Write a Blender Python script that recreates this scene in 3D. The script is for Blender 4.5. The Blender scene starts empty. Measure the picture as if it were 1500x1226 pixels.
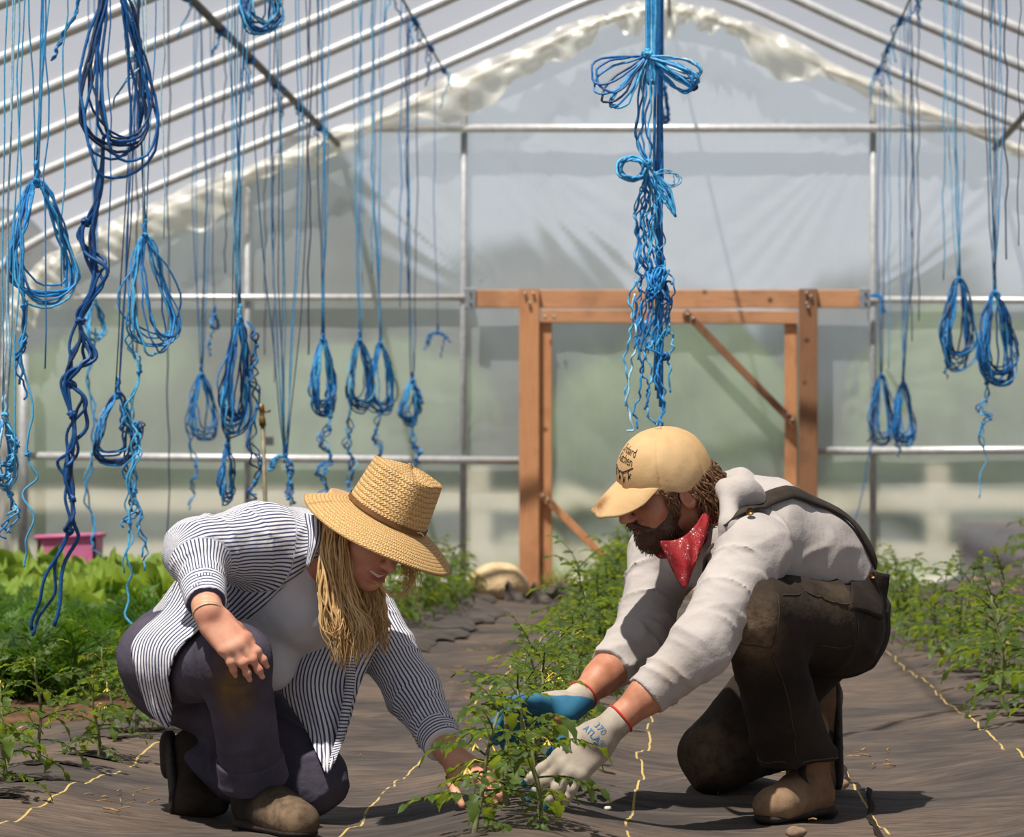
import bpy, bmesh, math, random
import numpy as np
from mathutils import Vector, Matrix

S = bpy.context.scene
COL = S.collection
# ------------------------------------------------------------------ camera, world, sun, exposure
F, CX, CY, CZ = 5200.0, 1010.0, 720.0, 0.70      # focal length (px), optical axis in the frame, camera height (m)
cd = bpy.data.cameras.new('camera'); cam = bpy.data.objects.new('camera', cd); COL.objects.link(cam)
cam.location = (0, 0, CZ); cam.rotation_euler = (math.pi/2, 0, 0)
cd.sensor_fit = 'HORIZONTAL'; cd.sensor_width = 36.0; cd.lens = F/1500*36.0
cd.shift_x = (750-CX)/1500; cd.shift_y = (CY-613)/1500
cd.clip_start = 0.1; cd.clip_end = 500
cd.dof.use_dof = True; cd.dof.focus_distance = 7.7; cd.dof.aperture_fstop = 10.0
S.camera = cam

wd = bpy.data.worlds.new('sky'); S.world = wd; wd.use_nodes = True
wn = wd.node_tree.nodes; wl = wd.node_tree.links; wn.clear()
wo = wn.new('ShaderNodeOutputWorld'); wb = wn.new('ShaderNodeBackground'); wl.new(wb.outputs[0], wo.inputs[0])
tc = wn.new('ShaderNodeTexCoord'); sx = wn.new('ShaderNodeSeparateXYZ'); wl.new(tc.outputs['Generated'], sx.inputs[0])
cr = wn.new('ShaderNodeValToRGB'); wl.new(sx.outputs['Z'], cr.inputs[0])
cr.color_ramp.elements[0].position = 0.0; cr.color_ramp.elements[0].color = (0.90, 0.96, 1.08, 1)
cr.color_ramp.elements[1].position = 0.13; cr.color_ramp.elements[1].color = (0.80, 0.88, 1.04, 1)
e_ = cr.color_ramp.elements.new(0.36); e_.color = (0.17, 0.21, 0.30, 1)
wl.new(cr.outputs[0], wb.inputs['Color']); wb.inputs['Strength'].default_value = 0.72

sd = bpy.data.lights.new('sun', 'SUN'); sun = bpy.data.objects.new('sun', sd); COL.objects.link(sun)
SUN_DIR = Vector((-0.22, -0.36, 0.92)).normalized()
sun.rotation_euler = SUN_DIR.to_track_quat('Z', 'Y').to_euler()
sun.location = (-6, -4, 20)
sd.energy = 10.4; sd.color = (1.0, 0.955, 0.88); sd.angle = math.radians(0.9)

S.view_settings.view_transform = 'Standard'; S.view_settings.look = 'None'
S.view_settings.gamma = 1.0; S.view_settings.use_curve_mapping = False
S.view_settings.exposure = 0.0
S.cycles.transparent_max_bounces = 24
S.cycles.max_bounces = 8; S.cycles.diffuse_bounces = 3

def W(px, py, Y):
    """the world point seen at a frame position, at distance Y"""
    return np.array(((px-CX)*Y/F, Y, CZ-(py-CY)*Y/F))
RNG = random.Random(7)

# ------------------------------------------------------------------ materials
def newmat(name):
    m = bpy.data.materials.new(name); m.use_nodes = True
    n, l = m.node_tree.nodes, m.node_tree.links
    b = n['Principled BSDF']
    return m, n, l, b
def N(n, l, t, **kw):
    nd = n.new(t)
    for k, v in kw.items():
        if k.startswith('_'): setattr(nd, k[1:], v)
        else:
            s = nd.inputs[int(k[1:])] if k[0] == 'i' and k[1:].isdigit() else nd.inputs[k.replace('__', ' ')]
            if hasattr(v, 'is_linked') or hasattr(v, 'links'): l.new(v, s)
            else: s.default_value = v
    return nd
def rgba(c): return (c[0], c[1], c[2], 1)
def srgb(r, g, b):
    f = lambda v: (v/255/12.92) if v/255 <= .04045 else ((v/255+.055)/1.055)**2.4
    return (f(r), f(g), f(b))
def mixc(n, l, fac, a, b, mode='MIX'):
    m = n.new('ShaderNodeMix'); m.data_type = 'RGBA'; m.blend_type = mode
    for i, v in ((0, fac), (6, a), (7, b)):
        if hasattr(v, 'links'): l.new(v, m.inputs[i])
        elif isinstance(v, (int, float)): m.inputs[i].default_value = v
        else: m.inputs[i].default_value = rgba(v)
    return m.outputs[2]
def math_(n, l, op, a, b=None, c=None, clamp=False):
    m = n.new('ShaderNodeMath'); m.operation = op; m.use_clamp = clamp
    for i, v in enumerate((a, b, c)):
        if v is None: continue
        if hasattr(v, 'links'): l.new(v, m.inputs[i])
        else: m.inputs[i].default_value = v
    return m.outputs[0]
def ramp(n, l, fac, stops):
    r = n.new('ShaderNodeValToRGB'); l.new(fac, r.inputs[0])
    e = r.color_ramp.elements
    while len(e) > 1: e.remove(e[-1])
    e[0].position = stops[0][0]; e[0].color = rgba(stops[0][1])
    for p, c in stops[1:]:
        x = e.new(p); x.color = rgba(c)
    return r.outputs[0]
def noise(n, l, scale, detail=3, rough=.55, vec=None, stretch=None):
    if vec is None: vec = n.new('ShaderNodeTexCoord').outputs['Object']
    if stretch:
        mp = n.new('ShaderNodeMapping'); l.new(vec, mp.inputs[0]); mp.inputs['Scale'].default_value = stretch; vec = mp.outputs[0]
    t = n.new('ShaderNodeTexNoise'); l.new(vec, t.inputs['Vector'])
    t.inputs['Scale'].default_value = scale; t.inputs['Detail'].default_value = detail; t.inputs['Roughness'].default_value = rough
    return t.outputs['Fac']
def bump(n, l, b, h, strength=.3, dist=.01):
    bp = n.new('ShaderNodeBump'); bp.inputs['Strength'].default_value = strength; bp.inputs['Distance'].default_value = dist
    l.new(h, bp.inputs['Height']); l.new(bp.outputs[0], b.inputs['Normal'])
def attr(n, name):
    a = n.new('ShaderNodeAttribute'); a.attribute_name = name; return a.outputs['Fac']

def plain(name, c1, c2=None, scale=30, rough=.75, metal=0, bs=.15, bd=.004, bscale=None, stretch=None, spec=.3):
    m, n, l, b = newmat(name)
    c2 = c2 or tuple(v*.75 for v in c1)
    f = noise(n, l, scale, 4, stretch=stretch)
    l.new(ramp(n, l, f, [(.3, c2), (.7, c1)]), b.inputs['Base Color'])
    b.inputs['Roughness'].default_value = rough; b.inputs['Metallic'].default_value = metal
    b.inputs['Specular IOR Level'].default_value = spec
    if bs: bump(n, l, b, noise(n, l, bscale or scale*4, 3, stretch=stretch), bs, bd)
    return m

MAT = {}
MAT['steel'] = plain('galvanised_steel', srgb(226, 226, 226), srgb(200, 200, 200), 25, .36, .3, .05)
MAT['steel_dull'] = plain('dull_galvanised_steel', srgb(186, 188, 190), srgb(160, 162, 166), 25, .5, .15, .05)
MAT['wire'] = plain('dark_steel_wire', srgb(104, 98, 92), srgb(76, 70, 66), 60, .6, .3, .1)
MAT['bracket'] = plain('zinc_bracket', srgb(172, 176, 180), srgb(140, 144, 150), 40, .45, .5, .05)
MAT['screw'] = plain('screw_metal', srgb(180, 176, 168), srgb(120, 110, 100), 80, .4, .7, .05)
MAT['brass'] = plain('aged_brass', srgb(150, 120, 70), srgb(90, 70, 45), 60, .45, .7, .1)
MAT['rubber'] = plain('black_sole', srgb(58, 50, 44), srgb(36, 31, 28), 60, .8, 0, .2)

def wood(name, light, dark, axis):
    m, n, l, b = newmat(name)
    st = [28, 28, 28]; st[axis] = 1.6
    g = noise(n, l, 3.0, 6, .65, stretch=tuple(st))
    big = noise(n, l, 3.0, 3, .5)
    c = ramp(n, l, g, [(.25, dark), (.5, light), (.62, tuple(v*.86 for v in light)), (.8, tuple(min(1, v*1.2) for v in light))])
    c = mixc(n, l, math_(n, l, 'MULTIPLY', math_(n, l, 'SUBTRACT', big, .52, clamp=True), 2.6, clamp=True), c, tuple(v*.55 for v in dark))
    vo = n.new('ShaderNodeTexVoronoi'); vo.inputs['Scale'].default_value = 3.2
    mp = n.new('ShaderNodeMapping'); l.new(n.new('ShaderNodeTexCoord').outputs['Object'], mp.inputs[0]); l.new(mp.outputs[0], vo.inputs['Vector'])
    kn = ramp(n, l, vo.outputs['Distance'], [(.03, (1, 1, 1)), (.085, (0, 0, 0))])
    c = mixc(n, l, kn, c, tuple(v*.35 for v in dark))
    l.new(c, b.inputs['Base Color']); b.inputs['Roughness'].default_value = .7
    bump(n, l, b, g, .25, .004)
    return m
MAT['cedar_v'] = wood('cedar_upright_grain', srgb(208, 148, 102), srgb(166, 106, 68), 2)
MAT['cedar_h'] = wood('cedar_level_grain', srgb(204, 150, 108), srgb(158, 106, 72), 0)
MAT['cedar_dark'] = wood('dark_upright_grain', srgb(146, 102, 70), srgb(102, 70, 48), 2)  # darker brown grain for the right post and the upper brace
MAT['board_grey'] = wood('weathered_grey_board', srgb(150, 140, 122), srgb(96, 88, 76), 0)

def film(name, tint, through, milk, rough=.35, haze=0.0):
    """clear-to-milky greenhouse plastic: some light goes straight through, the rest scatters in the sheet"""
    m, n, l, b = newmat(name)
    out = n['Material Output']; n.remove(b)
    tr = n.new('ShaderNodeBsdfRefraction' if haze else 'ShaderNodeBsdfTransparent'); tr.inputs[0].default_value = rgba(tint)
    if haze: tr.inputs['IOR'].default_value = 1.10; tr.inputs['Roughness'].default_value = haze
    df = n.new('ShaderNodeBsdfDiffuse'); df.inputs[0].default_value = rgba(milk)
    tl = n.new('ShaderNodeBsdfTranslucent'); tl.inputs[0].default_value = rgba(milk)
    gl = n.new('ShaderNodeBsdfGlossy'); gl.inputs[0].default_value = (.9, .9, .9, 1); gl.inputs['Roughness'].default_value = rough
    a = n.new('ShaderNodeMixShader'); a.inputs[0].default_value = .5; l.new(df.outputs[0], a.inputs[1]); l.new(tl.outputs[0], a.inputs[2])
    g = n.new('ShaderNodeMixShader'); g.inputs[0].default_value = .10; l.new(a.outputs[0], g.inputs[1]); l.new(gl.outputs[0], g.inputs[2])
    f = noise(n, l, 1.6, 4, .6, stretch=(3, 3, .6))
    fac = math_(n, l, 'ADD', math_(n, l, 'MULTIPLY', f, .16), through-.08)
    mx = n.new('ShaderNodeMixShader'); l.new(fac, mx.inputs[0]); l.new(g.outputs[0], mx.inputs[1]); l.new(tr.outputs[0], mx.inputs[2])
    l.new(mx.outputs[0], out.inputs[0])
    bp = n.new('ShaderNodeBump'); bp.inputs['Strength'].default_value = .25; bp.inputs['Distance'].default_value = .02
    l.new(noise(n, l, 9, 3), bp.inputs['Height'])
    for s in (df, tl, gl): l.new(bp.outputs[0], s.inputs['Normal'])
    return m
MAT['roof_film'] = film('roof_plastic_film', (.73, .722, .715), .72, (.50, .49, .48))
MAT['wall_film'] = film('end_wall_plastic_film', (.92, .94, .95), .50, (.74, .76, .80), .35, .24)
MAT['door_film'] = film('door_plastic_film', (.90, .93, .92), .52, (.66, .70, .68), .35, .26)
MAT['fringe_film'] = film('loose_plastic_edge', (.97, .96, .92), .34, (.88, .85, .78), .42)

# ------------------------------------------------------------------ mesh helpers
class MB:
    def __init__(s): s.v, s.f, s.a = [], [], {}
    def add(s, verts, faces):
        o = len(s.v); s.v.extend([tuple(map(float, p)) for p in verts]); s.f.extend([tuple(i+o for i in q) for q in faces]); return o
    def box(s, lo, hi):
        x0, y0, z0 = lo; x1, y1, z1 = hi
        s.add([(x0,y0,z0),(x1,y0,z0),(x1,y1,z0),(x0,y1,z0),(x0,y0,z1),(x1,y0,z1),(x1,y1,z1),(x0,y1,z1)],
              [(0,3,2,1),(4,5,6,7),(0,1,5,4),(1,2,6,5),(2,3,7,6),(3,0,4,7)])
    def beam(s, a, b, w, h, up=(0, -1, 0), bev=0.004):
        """a bevelled square-section bar from a to b"""
        a, b = np.array(a, float), np.array(b, float); d = b-a; d /= np.linalg.norm(d)
        u = np.array(up, float); u -= d*u.dot(d); u /= np.linalg.norm(u); r = np.cross(d, u)
        e = bev; prof = [(-w/2+e, -h/2), (w/2-e, -h/2), (w/2, -h/2+e), (w/2, h/2-e), (w/2-e, h/2), (-w/2+e, h/2), (-w/2, h/2-e), (-w/2, -h/2+e)]
        vs = [p+r*x+u*y for p in (a, b) for x, y in prof]
        n = 8; fs = [(i, (i+1) % n, n+(i+1) % n, n+i) for i in range(n)] + [tuple(range(n-1, -1, -1)), tuple(range(n, 2*n))]
        s.add(vs, fs)
    def tube(s, path, r, sides=6, closed=False, cap=True):
        P = np.array(path, float); n = len(P)
        R = np.full(n, r, float) if np.isscalar(r) else np.array(r, float)
        T = np.roll(P, -1, 0)-np.roll(P, 1, 0)
        if not closed: T[0] = P[1]-P[0]; T[-1] = P[-1]-P[-2]
        T /= np.linalg.norm(T, axis=1)[:, None]+1e-9
        u = np.array((0, 0, 1.)) if abs(T[0][2]) < .9 else np.array((1., 0, 0))
        vs = []; ang = np.arange(sides)*2*math.pi/sides
        for i in range(n):
            u = u-T[i]*u.dot(T[i]); nn = np.linalg.norm(u)
            u = u/nn if nn > 1e-6 else np.cross(T[i], (0.3, .5, .8))
            w = np.cross(T[i], u)
            vs.extend(P[i]+R[i]*(np.cos(ang)[:, None]*u+np.sin(ang)[:, None]*w))
        fs = []
        for i in range(n if closed else n-1):
            j = (i+1) % n
            for k in range(sides):
                k2 = (k+1) % sides; fs.append((i*sides+k, i*sides+k2, j*sides+k2, j*sides+k))
        if cap and not closed: fs += [tuple(range(sides-1, -1, -1)), tuple((n-1)*sides+k for k in range(sides))]
        s.add(vs, fs)
    def grid(s, G, wrap=False):
        G = np.array(G, float); a, b = G.shape[:2]; fs = []
        for i in range(a-1):
            for j in range(b if wrap else b-1):
                j2 = (j+1) % b; fs.append((i*b+j, i*b+j2, (i+1)*b+j2, (i+1)*b+j))
        return s.add(G.reshape(-1, 3), fs)
    def lathe(s, prof, c, axis=(0, 0, 1), sides=20):
        ax = np.array(axis, float); ax /= np.linalg.norm(ax)
        u = np.cross(ax, (0.2, 1, .1)); u /= np.linalg.norm(u); w = np.cross(ax, u); c = np.array(c, float)
        G = [[c+ax*h+r*(math.cos(t)*u+math.sin(t)*w) for t in np.arange(sides)*2*math.pi/sides] for r, h in prof]
        s.grid(G, True)
    def attrs(s, name, vals): s.a[name] = list(vals)
    def build(s, name, mat, parent=None, smooth=True, world=True):
        me = bpy.data.meshes.new(name); V = np.array(s.v, float)
        if parent is not None and world: V = V-np.array(ORG.get(parent.name, (0, 0, 0)))
        me.from_pydata(V.tolist(), [], s.f); me.update()
        if smooth: me.polygons.foreach_set('use_smooth', [True]*len(me.polygons))
        for k, vals in s.a.items():
            at = me.attributes.new(k, 'FLOAT', 'POINT'); at.data.foreach_set('value', vals)
        if mat is not None: me.materials.append(MAT[mat] if isinstance(mat, str) else mat)
        o = bpy.data.objects.new(name, me); COL.objects.link(o)
        if parent is not None: o.parent = parent; ORG[o.name] = ORG.get(parent.name, (0, 0, 0)) if world else (0, 0, 0)
        return o
ORG = {}
def thing(name, label, cat, loc=(0, 0, 0), group=None):
    o = bpy.data.objects.new(name, None); COL.objects.link(o); o.empty_display_size = .05
    o.location = tuple(map(float, loc)); ORG[o.name] = tuple(map(float, loc)); return tag(o, label, cat, group)
def tag(o, label=None, cat=None, group=None, kind=None):
    if label: o['label'] = label
    if cat: o['category'] = cat
    if group: o['group'] = group
    if kind: o['kind'] = kind
    return o
def struct(name, mb, mat, **kw): return tag(mb.build(name, mat, **kw), kind='structure')
def solo(name, mb, mat, label, cat, loc=None, group=None, smooth=True):
    """a thing that is one mesh; its origin stands at loc"""
    loc = loc if loc is not None else np.array(mb.v).mean(0)
    V = np.array(mb.v)-np.array(loc); mb.v = [tuple(p) for p in V]
    o = mb.build(name, mat, smooth=smooth); o.location = tuple(map(float, loc)); ORG[o.name] = tuple(map(float, loc))
    return tag(o, label, cat, group)
def smooth_path(pts, n=8):
    P = np.array(pts, float)
    if len(P) < 3: return P
    Q = np.vstack([2*P[0]-P[1], P, 2*P[-1]-P[-2]]); out = []
    for i in range(1, len(Q)-2):
        p0, p1, p2, p3 = Q[i-1:i+3]
        for t in np.arange(n)/n:
            out.append(.5*((2*p1)+(-p0+p2)*t+(2*p0-5*p1+4*p2-p3)*t*t+(-p0+3*p1-3*p2+p3)*t**3))
    out.append(P[-1]); return np.array(out)
def copy_tree(o, parent=None):
    c = o.copy(); COL.objects.link(c)
    if parent is not None: c.parent = parent
    for ch in o.children: copy_tree(ch, c)
    return c
# ------------------------------------------------------------------ the ground: woven weed fabric over soil mounds
def sn(x, y, f, s):
    r = random.Random(s); t = 0
    for _ in range(5):
        a = r.uniform(0, 6.28); q = f*r.uniform(.6, 1.5); t = t+np.sin(x*math.cos(a)*q+y*math.sin(a)*q+r.uniform(0, 6.28))
    return t/5
def ground_z(x, y):
    x = np.asarray(x, float); y = np.asarray(y, float)
    z = .05*np.exp(-((x+.36)/.22)**2)+.05*np.exp(-((x-1.0)/.28)**2)+.05*np.exp(-((x+1.5)/.25)**2)+.16*np.exp(-((x-2.25)/.4)**2)*np.clip((y-12)/8, 0, 1)
    z = z+.016*sn(x*1.6, y, 5.0, 3)+.010*sn(x, y*1.4, 13.0, 5)+.0045*sn(x*.5, y*1.7, 34.0, 9)*np.clip((16-y)/6, .2, 1)
    # the ridge with a hollow behind it, between the two people
    m = np.exp(-((x+.10)/.20)**4)
    z = z+m*(.035*np.exp(-((y-7.80)/.10)**2)-.03*np.exp(-((y-8.02)/.11)**2))
    z = z+.045*np.exp(-((x-.06)/.22)**2-((y-8.15)/.22)**2)
    return z
mb = MB()
xs = np.concatenate([np.arange(-9, -3.2, .3), np.arange(-3.2, 2.9, .022), np.arange(2.9, 7, .3)])
ys = np.concatenate([np.arange(3.0, 6.6, .2), np.arange(6.6, 11.5, .022), np.arange(11.5, 26.0, .06)])
GX, GY = np.meshgrid(xs, ys)
mb.grid(np.stack([GX, GY, ground_z(GX, GY)], -1))
def fabric_mat():
    m, n, l, b = newmat('woven_weed_fabric')
    tc = n.new('ShaderNodeTexCoord').outputs['Object']; sp = n.new('ShaderNodeSeparateXYZ'); l.new(tc, sp.inputs[0])
    a = noise(n, l, 4.0, 6, .65, tc, (1.0, 3.2, 1.0)); d = noise(n, l, 1.1, 4, .6, tc); e = noise(n, l, 30, 4, .7, tc, (.35, 2.2, 1))
    c = ramp(n, l, a, [(.28, srgb(50, 46, 45)), (.5, srgb(78, 71, 67)), (.72, srgb(106, 96, 87))])
    c = mixc(n, l, ramp(n, l, d, [(.42, (0, 0, 0)), (.72, (1, 1, 1))]), c, srgb(120, 102, 87))
    c = mixc(n, l, ramp(n, l, e, [(.35, (.75,)*3), (.58, (0,)*3)]), c, srgb(62, 54, 50))
    c = mixc(n, l, ramp(n, l, e, [(.64, (0,)*3), (.8, (.4,)*3)]), c, srgb(160, 142, 124))
    wob = math_(n, l, 'MULTIPLY', math_(n, l, 'SUBTRACT', noise(n, l, 1.7, 2, .35, tc), .5), .075)
    x = math_(n, l, 'ADD', sp.outputs['X'], wob)
    gap = ramp(n, l, noise(n, l, 6, 2, .5, tc, (.1, 1, 1)), [(.36, (0,)*3), (.42, (1,)*3)])
    tot = None
    for lx in (-2.0, -1.38, -.70, -.12, .40, .82, 1.45, 2.0):
        t = math_(n, l, 'LESS_THAN', math_(n, l, 'ABSOLUTE', math_(n, l, 'SUBTRACT', x, lx)), .0026)
        tot = t if tot is None else math_(n, l, 'MAXIMUM', tot, t)
    c = mixc(n, l, math_(n, l, 'MULTIPLY', math_(n, l, 'MULTIPLY', tot, gap), .9), c, srgb(206, 178, 104))
    l.new(c, b.inputs['Base Color']); b.inputs['Roughness'].default_value = .72; b.inputs['Specular IOR Level'].default_value = .25
    wv = noise(n, l, 7, 5, .6, tc, (.5, 3.0, 1)); wv2 = noise(n, l, 70, 2, .5, tc, (.3, 1, 1))
    bump(n, l, b, math_(n, l, 'ADD', wv, math_(n, l, 'MULTIPLY', wv2, .12)), .7, .035)
    return m
MAT['fabric'] = fabric_mat()
struct('floor', mb, 'fabric')
MAT['soil'] = plain('dry_brown_soil', srgb(120, 88, 64), srgb(66, 46, 34), 18, .95, 0, .8, .02)
MAT['field'] = plain('mown_field', srgb(140, 152, 104), srgb(118, 130, 86), .6, .95, 0, 0)
MAT['gravel'] = plain('pale_gravel', srgb(214, 204, 184), srgb(188, 178, 158), 2, .95, 0, 0)

# ------------------------------------------------------------------ the greenhouse shell
X0 = -0.19                                               # ridge line
PROF = [(0, 4.10), (.25, 4.06), (.58, 3.95), (1.3, 3.62), (2.25, 3.21), (3.0, 2.90), (3.7, 2.60), (4.1, 2.42), (4.4, 2.22), (4.57, 1.98), (4.63, 1.6), (4.64, 1.0), (4.64, 0.0)]
def roof_z(x):
    return float(np.interp(abs(x-X0), [p[0] for p in PROF], [p[1] for p in PROF]))
half = smooth_path([(p[0], p[1]) for p in PROF], 5)
ARCH = np.array([(X0-a, z) for a, z in half[::-1]]+[(X0+a, z) for a, z in half[1:]])
YW = 25.0
ORD = ['first', 'second', 'third', 'fourth', 'fifth', 'sixth', 'seventh', 'eighth', 'ninth', 'tenth', 'eleventh', 'twelfth', 'thirteenth', 'fourteenth', 'fifteenth', 'sixteenth']
hoops = [25.0, 23.76, 22.5, 21.22, 19.95, 18.67, 17.4, 16.15]
for i, y in enumerate(hoops):
    mb = MB(); mb.tube([(x, y, z) for x, z in ARCH], .031, 12)
    lab = 'galvanised roof hoop edging the plastic end wall' if i == 0 else f'bare galvanised roof hoop, {ORD[i-1]} in front of the end wall'
    solo('roof_hoop', mb, 'steel', lab, 'greenhouse hoop', (X0, y, 0), 'roof hoops of the greenhouse')
# roof skin, sagging slightly between the hoops
mb = MB(); yy = np.arange(3.0, 25.3, .155); G = []
for y in yy:
    k = min(abs(y-h) for h in np.arange(25.0-1.264*18, 25.1, 1.264))
    G.append([(x+(x-X0)*.008-.0*k, y, z+.036-.02*min(k/.6, 1)) for x, z in ARCH])
mb.grid(G)
struct('ceiling', mb, 'roof_film')

# end wall film with pulled folds
def fold(x, z):
    d = np.zeros_like(x)
    for cx, cz, a0, a1, nfr, amp, R in ((-1.52, 3.30, -1.35, -.15, 26, .012, 1.6), (1.28, 3.3, 3.4, 4.6, 24, .010, 1.5), (-1.25, 1.95, 1.75, 3.0, 22, .012, 1.5), (1.22, 1.95, .35, 1.3, 24, .013, 1.9),
                                  (-1.18, 1.2, 2.2, 4.0, 20, .010, .8), (.92, 1.4, -1.2, 1.2, 22, .010, .8), (-.2, 3.9, 3.9, 5.4, 18, .006, 1.6)):
        r = np.hypot(x-cx, z-cz); t = np.arctan2(z-cz, x-cx) % (2*math.pi)
        a = (a0+a1)/2 % (2*math.pi); w = abs(a1-a0)/2
        dt = (t-a+math.pi) % (2*math.pi)-math.pi
        win = np.clip(1-np.abs(dt)/w, 0, 1)
        d += amp*np.sin(dt*nfr*1.7+2*np.sin(dt*9))*win*np.clip(r/.25, 0, 1)*np.clip(1.25-r/R, 0, 1)
    return d
mb = MB(); gx = np.arange(-4.85, 4.5, .03); gz = np.arange(-.05, 1.0001, .0105)
ztop = np.array([roof_z(x) if abs(x-X0) < 4.63 else .5 for x in gx])
G = []
for t in gz:
    z = np.maximum(t, 0)*(ztop+.02); z = np.where(z < -.0, 0, z)
    G.append(np.stack([gx, np.full_like(gx, YW+.05)+fold(gx, z)+.004*sn(gx*2, z*5, 3, 2), z], -1))
# the doorway is cut out of the sheet; the door leaf has a film of its own
G = np.array(G); H, Wd = G.shape[:2]; o = mb.add(G.reshape(-1, 3), [])
for i in range(H-1):
    for j in range(Wd-1):
        x, z = G[i, j, 0], G[i, j, 2]
        if -.98 < x < .66 and z < 1.9: continue
        mb.f.append((i*Wd+j, i*Wd+j+1, (i+1)*Wd+j+1, (i+1)*Wd+j))
struct('wall_back', mb, 'wall_film')
for side, sx_ in (('left', -1), ('right', 1)):
    mb = MB(); yy2 = np.arange(14, 25.2, .14)
    mb.grid([[(X0+sx_*(4.70+.012*math.sin(y*17+z*3)), y, z) for z in np.linspace(0, 1.75, 8)] for y in yy2])
    struct('wall_'+side, mb, 'roof_film')

# loose crumpled edge of film taped round the end hoop
mb = MB(); r = random.Random(4); G = []
n_ = 420; ia = np.linspace(0, len(ARCH)-1, n_)
ax_ = np.interp(ia, np.arange(len(ARCH)), ARCH[:, 0]); az_ = np.interp(ia, np.arange(len(ARCH)), ARCH[:, 1])
for k in range(n_):
    x, z = ax_[k], az_[k]; s = k/n_*60
    w = .17+.06*math.sin(s*.9)+.05*math.sin(s*2.3+1)+.02*math.sin(s*7)
    if x > .9: w *= .55
    row = []
    for j, t in enumerate(np.linspace(-.25, 1, 9)):
        cr_ = .018*math.sin(s*4.1+t*5)+.014*math.sin(s*9.7-t*8)+r.uniform(-.006, .006)
        dx = (X0-x); dn = math.hypot(dx, 1.9-z)+1e-6
        row.append((x+dx/dn*w*t*.4, 24.93-.045*math.sin(max(0, min(1, t+.25))*2.6)+cr_, z-w*t*.92+.02))
    G.append(row)
mb.grid(G)
struct('trim_1', mb, 'fringe_film')

# end wall pipework
def pipe(name, a, b, rad, mat, lab, cat='steel pipe', group='pipes framing the end wall'):
    m_ = MB(); a = np.array(a); b = np.array(b); m_.tube([a, a+(b-a)*.5, b], rad, 12)
    return solo(name, m_, mat, lab, cat, (a+b)/2, group)
zf = lambda py: CZ-(py-CY)*YW/F
xf = lambda px: (px-CX)*YW/F
pipe('collar_tie_pipe', (xf(540), 24.955, zf(189)), (xf(1476), 24.955, zf(189)), .030, 'steel', 'long level steel pipe crossing high under the roof peak')
pipe('crossbar_pipe', (xf(20), 24.995, zf(436)), (xf(690), 24.995, zf(436)), .024, 'steel', 'level steel pipe running left from the door header')
pipe('crossbar_pipe', (xf(1266), 24.995, zf(439)), (3.9, 24.995, zf(442)), .024, 'steel', 'level steel pipe running right from the door header')
pipe('crossbar_pipe', (xf(30), 24.99, zf(668)), (xf(760), 24.99, zf(675)), .028, 'steel', 'waist-high level steel pipe left of the door frame')
pipe('crossbar_pipe', (xf(1198), 24.99, zf(661)), (3.9, 24.99, zf(657)), .028, 'steel', 'waist-high level steel pipe right of the door frame')
pipe('upright_pipe', (xf(678), 25.01, 0.05), (xf(680), 25.01, roof_z(xf(680))), .024, 'steel_dull', 'upright steel pipe just left of the door frame')
pipe('upright_pipe', (xf(1279), 25.01, 0.05), (xf(1279), 25.01, roof_z(xf(1279))), .024, 'steel_dull', 'upright steel pipe just right of the door frame')
pipe('upright_pipe', (xf(362), 25.02, 0.05), (xf(362), 25.02, roof_z(xf(362))), .022, 'steel_dull', 'upright steel pipe midway along the wall left of the door')
pipe('corner_post', (xf(38), 24.9, 0.0), (xf(38), 24.9, zf(520)), .035, 'steel_dull', 'pale upright post in the far left corner')

# purlins and crop wires
def run(name, dx, y0, y1, rad, mat, lab):
    m_ = MB(); x = X0+dx; z = roof_z(x)-.035-rad
    m_.tube([(x, y, z) for y in np.linspace(y0, y1, 12)], rad, 8)
    return solo(name, m_, mat, lab, 'roof purlin', (x, (y0+y1)/2, z), 'lengthwise purlins and crop wires')
run('roof_purlin', -2.28, 10.0, 25.0, .022, 'wire', 'grey lengthwise purlin pipe sloping up the left roof')
run('roof_purlin', 2.34, 10.0, 25.0, .022, 'wire', 'grey lengthwise purlin pipe at the right roof edge')
run('crop_wire', -1.45, 9.0, 23.8, .007, 'wire', 'thin crop wire under the left roof, wound with blue twine')
run('crop_wire', 1.45, 9.0, 23.8, .007, 'wire', 'thin crop wire under the right roof, wound with blue twine')
run('crop_wire', 0.05, 9.0, 25.0, .012, 'wire', 'dark ridge pipe from which the middle twine hangs')

# ------------------------------------------------------------------ door
door = bpy.data.objects.new('door_1', None); COL.objects.link(door); door.location = (X0, 24.95, 0); ORG[door.name] = (X0, 24.95, 0)
tag(door, kind='structure')
def bar(name, px0, py0, px1, py1, w, mat, y=24.93, dep=.05, up=(0, -1, 0)):
    m_ = MB(); m_.beam((xf(px0), y, zf(py0)), (xf(px1), y, zf(py1)), w, dep, up); return m_.build(name, mat, door, smooth=False)
S_ = YW/F
hd = bar('door_header', 690, 438.5, 1260, 438.5, 26*S_, 'cedar_h')
bar('door_post', 776.5, 872, 776.5, 425, 29*S_, 'cedar_v', 24.88)
bar('door_post', 1183, 872, 1183, 425, 27*S_, 'cedar_dark', 24.88)
bar('door_stile', 800, 868, 800, 472, 18*S_, 'cedar_v', 24.93, .04)
bar('door_stile', 1158, 868, 1158, 475, 18*S_, 'cedar_v', 24.93, .04)
bar('door_rail', 793, 464, 1168, 466, 19*S_, 'cedar_h', 24.90, .04)
bar('door_rail', 793, 862, 1168, 864, 19*S_, 'cedar_h', 24.93, .04)
b1 = bar('diagonal_brace', 1003, 458, 1163, 622, 11*S_, 'cedar_dark', 24.86, .03)
b2 = bar('diagonal_brace', 793, 722, 912, 842, 11*S_, 'cedar_v', 24.86, .03)
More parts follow.
